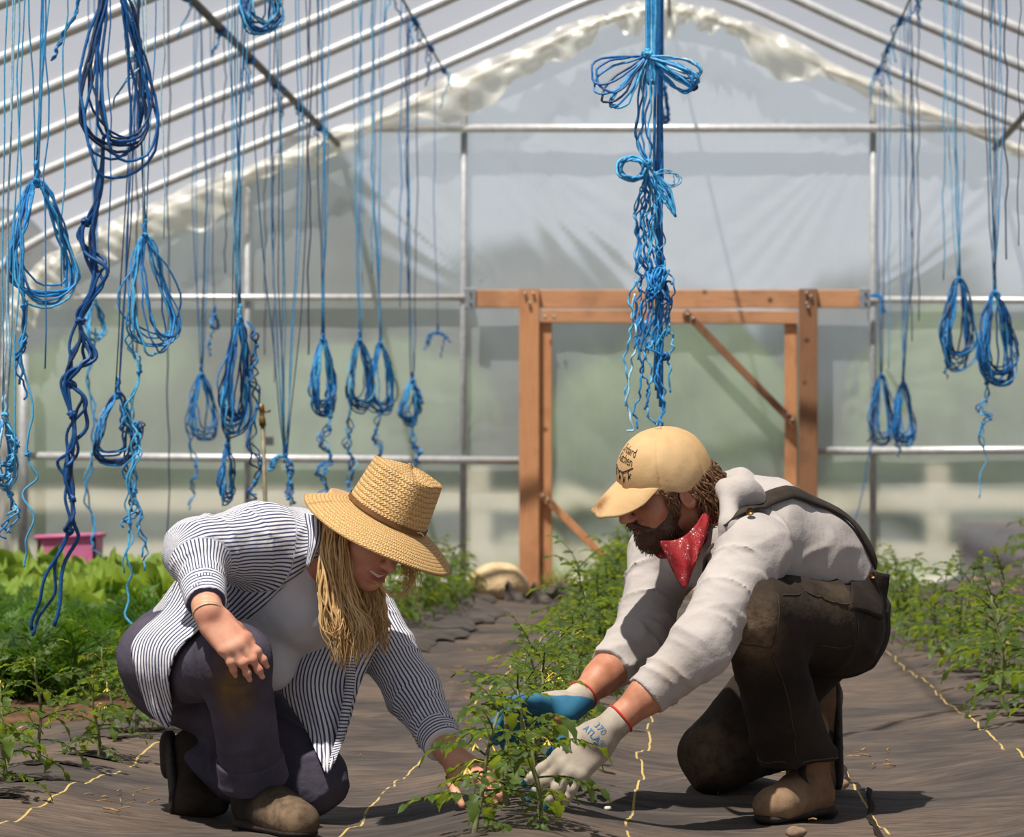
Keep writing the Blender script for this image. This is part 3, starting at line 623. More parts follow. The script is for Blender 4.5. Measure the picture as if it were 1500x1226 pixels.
# ------------------------------------------------------------------ plants
def leaf_mat(name, lit, dark, glow, tl=.42):
    m, n, l, b = newmat(name); out = n['Material Output']
    t = attr(n, 'tone'); f = noise(n, l, 60, 3)
    c = mixc(n, l, math_(n, l, 'ADD', math_(n, l, 'MULTIPLY', t, .75), math_(n, l, 'MULTIPLY', f, .3)), dark, lit)
    l.new(c, b.inputs['Base Color']); b.inputs['Roughness'].default_value = .5; b.inputs['Specular IOR Level'].default_value = .35
    tr = n.new('ShaderNodeBsdfTranslucent'); l.new(mixc(n, l, t, tuple(v*.6 for v in glow), glow), tr.inputs[0])
    mx = n.new('ShaderNodeMixShader'); mx.inputs[0].default_value = tl
    l.new(b.outputs[0], mx.inputs[1]); l.new(tr.outputs[0], mx.inputs[2]); l.new(mx.outputs[0], out.inputs[0])
    return m
MAT['tomato_leaf'] = leaf_mat('tomato_leaf', srgb(84, 110, 42), srgb(30, 50, 22), srgb(168, 186, 54), .40)
MAT['tomato_stem'] = plain('tomato_stem', srgb(138, 146, 92), srgb(86, 82, 58), 40, .7, 0, .2)
MAT['petal'] = plain('yellow_blossom', srgb(232, 206, 84), srgb(214, 190, 96), 40, .7, 0, 0)
MAT['carrot_leaf'] = leaf_mat('carrot_top_leaf', srgb(84, 124, 38), srgb(28, 58, 18), srgb(112, 156, 36), .36)
MAT['lettuce_leaf'] = leaf_mat('lettuce_leaf', srgb(146, 172, 68), srgb(58, 92, 28), srgb(166, 192, 70), .38)
MAT['grass'] = leaf_mat('dry_grass_blade', srgb(176, 172, 84), srgb(96, 112, 46), srgb(190, 186, 80), .3)

def frame(d, up=(0, 0, 1)):
    d = Vector(d).normalized(); u = Vector(up)
    if abs(d.dot(u)) > .97: u = Vector((0, 1, 0))
    sdv = d.cross(u).normalized(); u = sdv.cross(d).normalized(); return d, sdv, u
def leaflet(mb, tones, base, d, up, L, Wd, tone, curl, r, lobes=True):
    d, sdv, u = frame(d, up)
    prof = [(0, .06), (.16, .62), (.30, .46), (.44, 1.0), (.56, .62), (.70, .74), (.82, .36), (1, 0)] if lobes else [(0, .1), (.3, .8), (.6, .85), (1, 0)]
    vs = []
    for t, w in prof:
        c = Vector(base)+d*(L*t)-u*(curl*L*t*t)
        hw = Wd*w*.5; fold = .35*hw
        tw = Wd*.12*math.sin(t*9+r)
        vs += [c-sdv*hw+u*(fold+tw)-d*(.05*L if lobes else 0)*(w > .6), c, c+sdv*hw+u*(fold-tw)-d*(.05*L if lobes else 0)*(w > .6)]
    fs = []
    for i in range(len(prof)-1):
        a = i*3; fs += [(a, a+1, a+4, a+3), (a+1, a+2, a+5, a+4)]
    mb.add(vs, fs); tones += [tone]*len(vs)
def compound_leaf(mb, tones, base, d, L, r, pairs=3, simple=False):
    """one tomato leaf: a drooping midrib with lobed leaflets in pairs"""
    d = Vector(d).normalized(); pts = []; p = Vector(base); dd = d.copy(); n = 7
    droop = r.uniform(.10, .24)
    for i in range(n+1):
        pts.append(p.copy()); p = p+dd*(L/n); dd = (dd+Vector((0, 0, -droop))*(.6+i*.12)).normalized()
    o = len(mb.v); mb.tube(pts, np.linspace(.0022, .0009, n+1), 4); tones += [.35]*(len(mb.v)-o)
    tone = r.uniform(.25, 1)
    for k in range(pairs):
        q = .36+.5*k/max(1, pairs-1)*.9; i = min(n-1, int(q*n)); c = pts[i].lerp(pts[i+1], q*n-i); ax = (pts[i+1]-pts[i]).normalized()
        _, sdv, u = frame(ax)
        for sg in (-1, 1):
            ll = L*r.uniform(.26, .38)*(1-.12*k)
            leaflet(mb, tones, c, ax*r.uniform(.45, .8)+sdv*sg*1.0+u*r.uniform(-.45, .2), u, ll, ll*r.uniform(.50, .66), min(1, max(0, tone+r.uniform(-.2, .2))), r.uniform(.1, .45), r.uniform(0, 6), not simple)
    ax = (pts[-1]-pts[-2]).normalized(); _, sdv, u = frame(ax)
    leaflet(mb, tones, pts[-1], ax, u, L*.42, L*.27, tone, r.uniform(.15, .5), r.uniform(0, 6), not simple)
def make_tomato(seed, h, nleaf, flowers=False, joined=False, name='tomato_plant'):
    r = random.Random(seed); t = thing(name, 'x', 'tomato plant')
    lean = (r.uniform(-.05, .05), r.uniform(-.05, .05))
    st = [Vector((lean[0]*(q**1.5)+.006*math.sin(q*9+seed), lean[1]*q**1.5, h*q-.03)) for q in np.linspace(0, 1, 9)]
    allm = MB(); tn = []
    sm = MB(); sm.tube(st, np.linspace(.0065, .0028, 9), 6)
    if not joined: sm.build('stem', 'tomato_stem', t, world=False)
    else: allm.tube(st, np.linspace(.0055, .0025, 9), 4); tn += [.3]*len(allm.v)
    for k in range(nleaf):
        q = .22+.78*k/(nleaf-1); i = min(7, int(q*8)); b = st[i].lerp(st[i+1], q*8-i)
        a = k*2.4+seed+r.uniform(-.3, .3); el = -.05+.95*q**2+r.uniform(-.15, .2)
        L = (.155-.075*abs(q-.5)*1.6)*r.uniform(.85, 1.15)*(h/.3)**.5
        d = (math.cos(a)*math.cos(el), math.sin(a)*math.cos(el), math.sin(el)+.15)
        if joined: compound_leaf(allm, tn, b, d, L, r, 2, True)
        else:
            m_ = MB(); tt = []; compound_leaf(m_, tt, b, d, L, r, 3); m_.attrs('tone', tt); m_.build('leaf', 'tomato_leaf', t, world=False)
    if flowers:
        for k in range(3):
            q = r.uniform(.6, .9); b = st[int(q*8)]; a = r.uniform(3.2, 6.2)
            c = b+Vector((math.cos(a)*.045, math.sin(a)*.045, r.uniform(-.01, .02)))
            m_ = MB(); m_.tube([b, b.lerp(c, .6)+Vector((0, 0, .012)), c], .0012, 4)
            for j in range(6):
                an = j*1.047; e = c+Vector((math.cos(an)*.010, math.sin(an)*.010, -.010)); w2 = Vector((-math.sin(an), math.cos(an), 0))*.003
                m_.add([c, e-w2*.9, c.lerp(e, 1.5), e+w2*.9], [(0, 1, 2, 3)])
            m_.build('blossom', 'petal', t, world=False)
    if joined:
        allm.attrs('tone', tn); m_ = allm.build(name, 'tomato_leaf'); COL.objects.unlink(t); bpy.data.objects.remove(t); return m_
    return t
near = [make_tomato(s, h, nl, fl) for s, h, nl, fl in ((1, .27, 13, True), (2, .30, 14, True), (3, .25, 12, False), (4, .31, 14, True), (5, .28, 12, False), (6, .33, 14, False))]
far = [make_tomato(s, h, nl, False, True) for s, h, nl in ((11, .30, 13), (12, .33, 14), (13, .36, 15), (14, .28, 13))]
used_n, used_f = set(), set()
def put(kind, i, x, y, rz, sc, label, group, dz=0):
    pool, used = (near, used_n) if kind == 'n' else (far, used_f)
    i %= len(pool); o = pool[i]
    if i in used:
        if kind == 'n': o = copy_tree(pool[i])
        else: o = pool[i].copy(); COL.objects.link(o)
    used.add(i)
    o.location = (x, y, float(ground_z(x, y))+dz); o.rotation_euler = (0, 0, rz); o.scale = (sc,)*3
    tag(o, label, 'tomato plant', group); return o
r = random.Random(21)
GC, GL, GR = 'tomato plants in the middle row', 'tomato plants in the left row', 'tomato plants in the right row'
ORDN = lambda i, n: ORD[i]
ys_c = [6.78, 6.98, 7.30, 7.72, 8.15, 8.6, 9.05, 9.5, 10.0, 10.5, 11.0, 11.5, 12.0]
for i, y in enumerate(ys_c):
    lab = ('frontmost tomato plant at the bottom edge, between the two people', 'leggy tomato plant at the bottom edge, just behind the frontmost one', 'flowering tomato plant the gloved hands are reaching around', 'tomato plant directly behind the man\'s gloves')[i] if i < 4 else f'bushy tomato plant in the middle row, {ORD[i-4]} behind the man\'s gloved hands'
    put('n', i, -.36+.06*(i == 1)+r.uniform(-.03, .03)-(.03 if i == 0 else 0), y, r.uniform(0, 6.28), (.95, .98, 1.0, .95)[i] if i < 4 else r.uniform(.9, 1.08), lab, GC)
y = 12.4; i = 0
while y < 23.8:
    put('f', i, -.36+r.uniform(-.06, .06), y, r.uniform(0, 6.28), r.uniform(.95, 1.2), 'small distant tomato plant merging into the far half of the middle row', 'far tomato plants of the middle row'); y += .38; i += 1
ys_l = [7.55, 7.98, 8.42, 8.85, 9.3, 9.75, 10.2, 10.7]
for i, y in enumerate(ys_l):
    put('n', i*2+1, -1.5+r.uniform(-.04, .04), y, r.uniform(0, 6.28), r.uniform(.74, .86), f'tomato plant in the left row, {ORD[i]} from the bottom left corner', GL)
y = 15.6; i = 0
while y < 22.6:
    put('f', i+1, -1.44+r.uniform(-.08, .08), y, r.uniform(0, 6.28), r.uniform(.9, 1.1), 'small distant tomato plant behind the woman, near the pale boulder', 'far tomato plants of the left row'); y += .34; i += 1
ys_r = [9.25, 9.95, 10.45, 10.9, 11.4, 11.9, 12.4, 12.9]
for i, y in enumerate(ys_r):
    put('n', i*3+2, (1.0 if i else .99)+r.uniform(-.04, .04), y, r.uniform(0, 6.28), r.uniform(1.05, 1.25), f'tomato plant in the right row, {ORD[i]} from the bottom right corner', GR)
y = 13.3; i = 0
while y < 23.6:
    put('f', i+2, 1.0+r.uniform(-.07, .07), y, r.uniform(0, 6.28), r.uniform(.82, 1.02), 'small distant tomato plant merging into the far half of the right row', 'far tomato plants of the right row'); y += .4; i += 1
for i, (x, y) in enumerate(((2.02, 20.6), (2.12, 21.6), (2.2, 22.5))):
    put('f', i, x, y, i*2., 1.25, ('tomato plant at the right edge on the raised mound, nearest of three', 'tomato plant at the right edge on the raised mound, middle of three', 'tomato plant at the right edge on the raised mound, farthest of three')[i], 'tomato plants on the right mound')

# torn planting holes with soil showing, one under each near plant
rr = random.Random(8); hi = 0
MAT['hole'] = plain('dark_damp_soil', srgb(52, 40, 32), srgb(26, 21, 18), 60, .95, 0, .6, .01)
for row, ysr, x in (('left', ys_l, -1.5), ('middle', ys_c[4:9], -.36), ('right', ys_r, 1.0)):
    for i, y in enumerate(ysr):
        m_ = MB(); n_ = 18; c = np.array((x+rr.uniform(-.02, .03), y-.02, 0)); ring = []
        for k in range(n_):
            a = 2*math.pi*k/n_; q = .055*(1+.3*math.sin(3*a+i)+.2*math.sin(5*a+2*i)); px_, py_ = c[0]+q*1.15*math.cos(a), c[1]+q*1.5*math.sin(a)
            ring.append((px_, py_, float(ground_z(px_, py_))+.004))
        m_.add([(c[0], c[1], float(ground_z(c[0], c[1]))-.004+.006)]+ring, [(0, k+1, (k+1) % n_+1) for k in range(n_)])
        who = {'left': f'dark planting hole in the left row, {ORD[i]} from the bottom left corner', 'middle': f'dark planting hole in the middle row, {ORD[i]} behind the man\'s gloves', 'right': f'dark planting hole in the right row, {ORD[i]} from the bottom right corner'}[row]
        o = solo('planting_hole', m_, 'hole', who, 'soil hole', c+np.array((0, 0, float(ground_z(c[0], c[1])))), 'planting holes torn in the fabric')

# carrot bed: feathery tops beyond counting
mb = MB(); tn = []; r = random.Random(5)
def frond(base, d, L, tone):
    p = Vector(base); dd = Vector(d).normalized(); n = 7; pts = []
    for i in range(n+1):
        pts.append(p.copy()); p = p+dd*(L/n); dd = (dd+Vector((0, 0, -.10-.03*i))).normalized()
    for i in range(2, n+1):
        ax = (pts[i]-pts[i-1]).normalized(); _, sdv, u = frame(ax); q = (i-1)/n; w = L*.30*(1-abs(q-.5)*1.1)
        for sg in (-1, 1):
            for k in range(3):
                dirv = (ax*(.5+.35*k)+sdv*sg*(1-.25*k)+u*r.uniform(-.4, .4)).normalized(); e = pts[i-1]+dirv*w*r.uniform(.6, 1.1); sd2 = dirv.cross(u)*.0055
                m0 = pts[i-1].lerp(e, .55)
                mb.add([pts[i-1], m0-sd2, e, m0+sd2], [(0, 1, 2, 3)]); tn.extend([tone]*4)
    o = len(mb.v)
    for i in range(n):
        sdv = frame(pts[i+1]-pts[i])[1]*.0016; mb.add([pts[i]-sdv, pts[i]+sdv, pts[i+1]+sdv, pts[i+1]-sdv], [(0, 1, 2, 3)])
    tn.extend([tone*.7]*(len(mb.v)-o))
for _ in range(1500):
    y = 11.35+4.4*r.random()**1.3; x = -1.92-.11*(y-11.3)*r.random()-r.random()*(1.35+.1*(y-11)); a = r.uniform(0, 6.28); t = r.uniform(.2, .95)
    tone = min(1, max(0, .45+.35*math.sin(x*5+y*3)+r.uniform(-.25, .3)))
    frond((x, y, float(ground_z(x, y))), (math.cos(a)*t, math.sin(a)*t, 1), r.uniform(.20, .38), tone)
mb.attrs('tone', tn)
o = solo('carrot_tops', mb, 'carrot_leaf', 'dense feathery bright green carrot tops filling the left bed', 'carrot greens', (-2.6, 13, 0)); o['kind'] = 'stuff'
mb = MB(); gx = np.linspace(-3.9, -1.72, 70); gy = np.linspace(10.7, 20.5, 120); A, B = np.meshgrid(gx, gy)
mb.grid(np.stack([A, B, ground_z(A, B)+.022*np.clip((-1.72-A)*9, -1, 1)*np.clip((B-10.75)*6, -1, 1)+.012*sn(A, B, 30, 4)], -1))
struct('soil_bed', mb, 'soil')

# lettuce heads
def make_lettuce(seed):
    r = random.Random(seed); t = thing('lettuce_head', 'x', 'lettuce')
    for k in range(15):
        q = k/14; a = k*2.4+seed; el = .15+1.1*q; L = .27*(1-.3*q)*r.uniform(.9, 1.1); m_ = MB(); G = []; ph = r.uniform(0, 6)
        d = Vector((math.cos(a), math.sin(a), 0)); sdv = Vector((-math.sin(a), math.cos(a), 0))
        for i in range(8):
            s = i/7; w = L*(.16+.62*math.sin(min(1, s*1.12)*math.pi*.78)**1.2); rad = L*s*math.cos(el*(1-.35*s)); hgt = L*s*math.sin(el)*1.1+.02
            G.append([d*(rad-.10*L*abs(v)*s)+sdv*(w*.5*v)+Vector((0, 0, hgt-.5*L*max(0, s-.7)**1.0+.14*L*v*v*(1-s)+.035*math.sin(v*8+ph)*s*abs(v)+.018*math.sin(v*17+s*6+ph)*s)) for v in np.linspace(-1, 1, 11)])
        m_.grid([[tuple(p) for p in row] for row in G]); m_.attrs('tone', [min(1, max(0, .3+.5*r.random()+.25*(i//11)/7)) for i in range(88)]); m_.build('leaf', 'lettuce_leaf', t, world=False)
    return t
let = [make_lettuce(s) for s in (1, 2, 3)]; r = random.Random(12)
LL = []
for row, (y0, n_) in enumerate(((16.0, 6), (17.2, 6), (18.4, 6), (19.6, 5))):
    for k in range(n_):
        LL.append((-2.45-.33*k-.02*row+r.uniform(-.05, .05)-(.05*(y0-16)), y0+r.uniform(-.12, .12), row, k))
for i, (x, y, row, k) in enumerate(LL):
    o = let[i] if i < 3 else copy_tree(let[i % 3])
    o.location = (x, y, float(ground_z(x, y))+.02); o.rotation_euler = (0, 0, r.uniform(0, 6.28)); o.scale = (r.uniform(1.2, 1.4),)*2+(r.uniform(1.45, 1.75),)
    tag(o, f'leafy pale green lettuce, {ORD[k]} from the right in the {("nearest", "second", "third", "farthest")[row]} lettuce row', 'lettuce', 'lettuce heads in the left bed')

# ------------------------------------------------------------------ smaller things on the ground
def rock(name, c, rad, seed, mat, label, cat, group=None):
    m_ = MB(); r = random.Random(seed); ph = [(r.randint(1, 4), r.randint(1, 4), r.uniform(0, 6), r.uniform(0, 6)) for _ in range(7)]; G = []
    for i in range(19):
        t = math.pi*i/18
        G.append([(c[0]+rad[0]*k*math.sin(t)*math.cos(p), c[1]+rad[1]*k*math.sin(t)*math.sin(p), c[2]+rad[2]*k*math.cos(t)) for p in np.arange(26)*2*math.pi/26 for k in (1+.045*sum(math.sin(a*p+u)*math.sin(b_*t+v) for a, b_, u, v in ph),)])
    m_.grid(G, True); return solo(name, m_, mat, label, cat, (c[0], c[1], c[2]-rad[2]), group)
MAT['boulder'] = plain('tan_boulder', srgb(222, 196, 156), srgb(182, 152, 114), 9, .9, 0, .5, .02)
MAT['pebble'] = plain('grey_tan_pebble', srgb(158, 132, 108), srgb(112, 92, 76), 30, .9, 0, .3, .004)
b = W(730, 888, 22.6); rock('boulder', (b[0], 22.6, .10+float(ground_z(b[0], 22.6))), (.20, .16, .125), 2, 'boulder', 'pale tan boulder left of the door frame foot', 'boulder')
for px, Y, sz, lab in ((1165, 7.22, .018, 'round pebble at the bottom edge below the man\'s boot'), (1224, 8.45, .026, 'flat tan stone behind the heel of the man\'s boot')):
    x = (px-CX)*Y/F; rock('pebble', (x, Y, float(ground_z(x, Y))+sz*.6), (sz*1.2, sz, sz*.7), int(px), 'pebble', lab, 'stone')
# torn upper sheet of weed fabric along the left row, its edge curled up
MAT['fabric2'] = plain('folded_weed_fabric', srgb(92, 84, 78), srgb(56, 50, 47), 6, .75, 0, .5, .02, 14, (.6, 2.4, 1))
mb = MB(); G = []
for y in np.arange(10.9, 22.3, .05):
    ed = -1.26+.24*(y-11)/9+.03*math.sin(y*2.3)+.014*math.sin(y*6.1)+.010*math.sin(y*15)+.006*math.sin(y*37)
    if y > 19.5: ed -= (y-19.5)*.10
    row = []
    for k, t in enumerate(np.linspace(0, 1, 12)):
        x = ed-.50*t; lift = (.024+.004*math.sin(y*3.1)+.004*math.sin(y*9))*math.exp(-(t/.55)**2)+.006
        row.append((x, y, float(ground_z(x, y))+lift+(-.02 if t == 0 else 0)))
    G.append(row)
mb.grid(G)
solo('fabric_sheet', mb, 'fabric2', 'torn upper fabric sheet with a raised ragged edge left of the middle path', 'weed fabric', (-1.3, 16, .05))
mb = MB(); G = []
for i, a in enumerate(np.linspace(0, 1, 26)):
    x = -1.16+.40*a
    G.append([(x, 22.25+.10*t+.03*math.sin(a*17+t*9), float(ground_z(x, 22.3))+(.10*math.sin(math.pi*min(1, max(0, t)))*(.5+.7*math.sin(a*8+1)**2)+.02*math.sin(a*31))+.004) for t in np.linspace(0, 1, 9)])
mb.grid(G); solo('fabric_scrap', mb, 'fabric2', 'dark crumpled fabric heap in front of the pale boulder', 'weed fabric', (-.95, 22.3, .05))
mb = MB(); x0, x1 = -.93, -.35; mb.beam((x0, 22.5, float(ground_z(x0, 22.5))+.03), (x1, 22.75, float(ground_z(x1, 22.75))+.03), .05, .14, (0, 0, 1))
solo('plank', mb, 'board_grey', 'weathered grey plank lying across the path before the door', 'plank', (-.6, 22.6, .03), smooth=False)
mb = MB(); mb.beam((-.95, 24.7, .03), (.62, 24.7, .03), .06, .1); solo('threshold_board', mb, 'cedar_h', 'orange-brown threshold board at the foot of the door', 'board', (-.2, 24.7, 0), smooth=False)
# grass tufts at the door foot
r = random.Random(3)
for i, px in enumerate((800, 815, 828, 868)):
    m_ = MB(); tn = []; x = (px-CX)*24.4/F; z0 = float(ground_z(x, 24.4))
    for k in range(26):
        a = r.uniform(0, 6.28); h = r.uniform(.08, .2); b0 = Vector((x+r.uniform(-.04, .04), 24.4+r.uniform(-.04, .04), z0)); e = b0+Vector((math.cos(a)*h*.45, math.sin(a)*h*.3, h)); md = b0.lerp(e, .55)+Vector((0, 0, h*.12))
        m_.add([b0-Vector((.003, 0, 0)), b0+Vector((.003, 0, 0)), md+Vector((.003, 0, 0)), md-Vector((.003, 0, 0)), e], [(0, 1, 2, 3), (3, 2, 4)]); tn += [r.random()]*5
    m_.attrs('tone', tn); solo('grass_tuft', m_, 'grass', ('grass tuft at the door foot, leftmost by the post', 'grass tuft at the door foot, second from the left post', 'grass tuft at the door foot, third from the left post', 'grass tuft at the door foot, farthest from the left post')[i], 'grass', (x, 24.4, z0), 'grass tufts at the door')
# stake with a brass tap head
sx_ = (385-CX)*14.0/F; t = thing('tap_stake', 'thin metal standpipe with a brass head behind the woman\'s back', 'standpipe', (sx_, 14, 0))
m_ = MB(); top = CZ-(624-CY)*14/F; m_.tube([(sx_+.03, 14, 0), (sx_, 14, top)], .009, 8); MAT['old_pipe'] = plain('dull_tan_pipe', srgb(142, 134, 112), srgb(104, 96, 78), 30, .6, .3, .1); m_.build('pipe', 'old_pipe', t)
m_ = MB(); m_.lathe([(.0, 0), (.014, 0), (.014, .03), (.010, .035), (.010, .06), (.013, .065), (.011, .085), (0, .088)], (sx_, 14, top), (-.08, 0, 1), 10); m_.build('tap_head', 'brass', t)
m_ = MB(); m_.beam((sx_, 14, top+.055), (sx_+.03, 14, top+.06), .010, .012); m_.build('tap_lever', 'brass', t)
# pink tub beyond the lettuces
MAT['pink'] = plain('faded_pink_plastic', srgb(214, 120, 160), srgb(198, 104, 146), 10, .5, 0, .05)
tx = (103-CX)*21.6/F; tz = float(ground_z(tx, 21.6)); t = thing('storage_tub', 'faded pink plastic tub behind the lettuces at left', 'tub', (tx, 21.6, tz))
m_ = MB(); hw = 42*21.6/F; zt = CZ-(787-CY)*21.6/F
for lo, hi in (((-hw, -.14, 0), (hw, .14, .02)), ((-hw, -.14, 0), (hw, -.125, zt-tz)), ((-hw, .125, 0), (hw, .14, zt-tz)), ((-hw, -.14, 0), (-hw+.015, .14, zt-tz)), ((hw-.015, -.14, 0), (hw, .14, zt-tz))):
    m_.box((tx+lo[0], 21.6+lo[1], tz+lo[2]), (tx+hi[0], 21.6+hi[1], tz+hi[2]))
m_.build('tub_body', 'pink', t, smooth=False)
m_ = MB(); m_.tube([(tx-hw-.01, 21.45, zt), (tx+hw+.01, 21.45, zt+.015), (tx+hw+.01, 21.75, zt+.015), (tx-hw-.01, 21.75, zt)], .014, 6, True); m_.build('rim', 'pink', t)
# straw litter
MAT['straw'] = plain('dry_straw', srgb(188, 152, 104), srgb(122, 88, 58), 90, .9, 0, .1)
r = random.Random(17); n_s = 0
LIT = [(-.95, 13.6, .18, 26), (-.75, 12.0, .2, 18), (-.62, 10.6, .2, 14), (-.9, 15.5, .2, 14), (.31, 8.9, .14, 14), (.42, 9.4, .12, 12), (-1.23, 7.75, .07, 12), (-.45, 17.5, .25, 12), (-1.0, 9.4, .12, 12), (.1, 7.3, .3, 5)]
for ci, (cx_, cy_, sp, n_) in enumerate(LIT):
    m_ = MB()
    for k in range(n_):
        x, y = cx_+r.gauss(0, sp*.5), cy_+r.gauss(0, sp*1.6); a = r.uniform(0, 6.28); L = r.uniform(.012, .05); z = float(ground_z(x, y))+.005
        p = np.array((x, y, z)); d = np.array((math.cos(a), math.sin(a), r.uniform(0, .25)))*L
        m_.tube([p-d/2+np.array((0, 0, .004)), p+np.array((0, 0, .006)), p+d/2+np.array((0, 0, .004))], r.uniform(.0007, .0024), 4)
    o = solo('straw_litter', m_, 'straw', ('tan straw bits on the path beside the ragged fabric edge', 'tan straw bits on the path behind the woman\'s reaching arm', 'few straw bits near the woman\'s cuff', 'straw bits far up the path along the fabric edge', 'soil and straw bits behind the man\'s boot', 'straw bits along the torn seam behind the boot', 'crumbly soil bits left of the woman\'s dark boot', 'sparse straw bits far up the middle path', 'straw bits under the woman\'s hanging shirt tail', 'sparse straw bits at the bottom edge by the pale yellow line')[ci], 'straw', (cx_, cy_, float(ground_z(cx_, cy_)))); o['kind'] = 'stuff'
m_ = MB(); x, y = W(890, 1183, 7.55)[0], 7.55; z = float(ground_z(x, y)); m_.lathe([(0, .006), (.006, .0055), (.0085, .003), (.008, 0)], (x, y, z+.003), (0, 0, 1), 10); solo('paint_chip', m_, 'white_paint', 'tiny white chip on the fabric between the gloves and the man\'s boot', 'chip', (x, y, z))
m_ = MB(); m_.beam((xf(395)-.03, 24.985, zf(646)), (xf(395)+.03, 24.985, zf(646)), .06, .006); MAT['tape'] = plain('grey_repair_tape', srgb(92, 94, 94), None, 40, .7, 0, 0); solo('repair_tape', m_, 'tape', 'small dark grey tape patch on the plastic right of the standpipe', 'tape', smooth=False)
# torn, soil-stained seam at right of the man
m_ = MB(); r = random.Random(6); G = []
for y in np.arange(7.0, 11.2, .025):
    x = .40+.014*math.sin(y*4)+.003*math.sin(y*17); z = float(ground_z(x, y)); w = .002+.0035*abs(math.sin(y*11))+r.uniform(0, .003)
    G.append([(x-w, y, z+.003), (x, y, z+.005+.003*abs(math.sin(y*23))), (x+w, y, z+.003)])
m_.grid(G); solo('torn_seam', m_, 'hole', 'dark frayed fabric seam running past the man\'s boot heel', 'fabric seam', (.40, 9, .02))
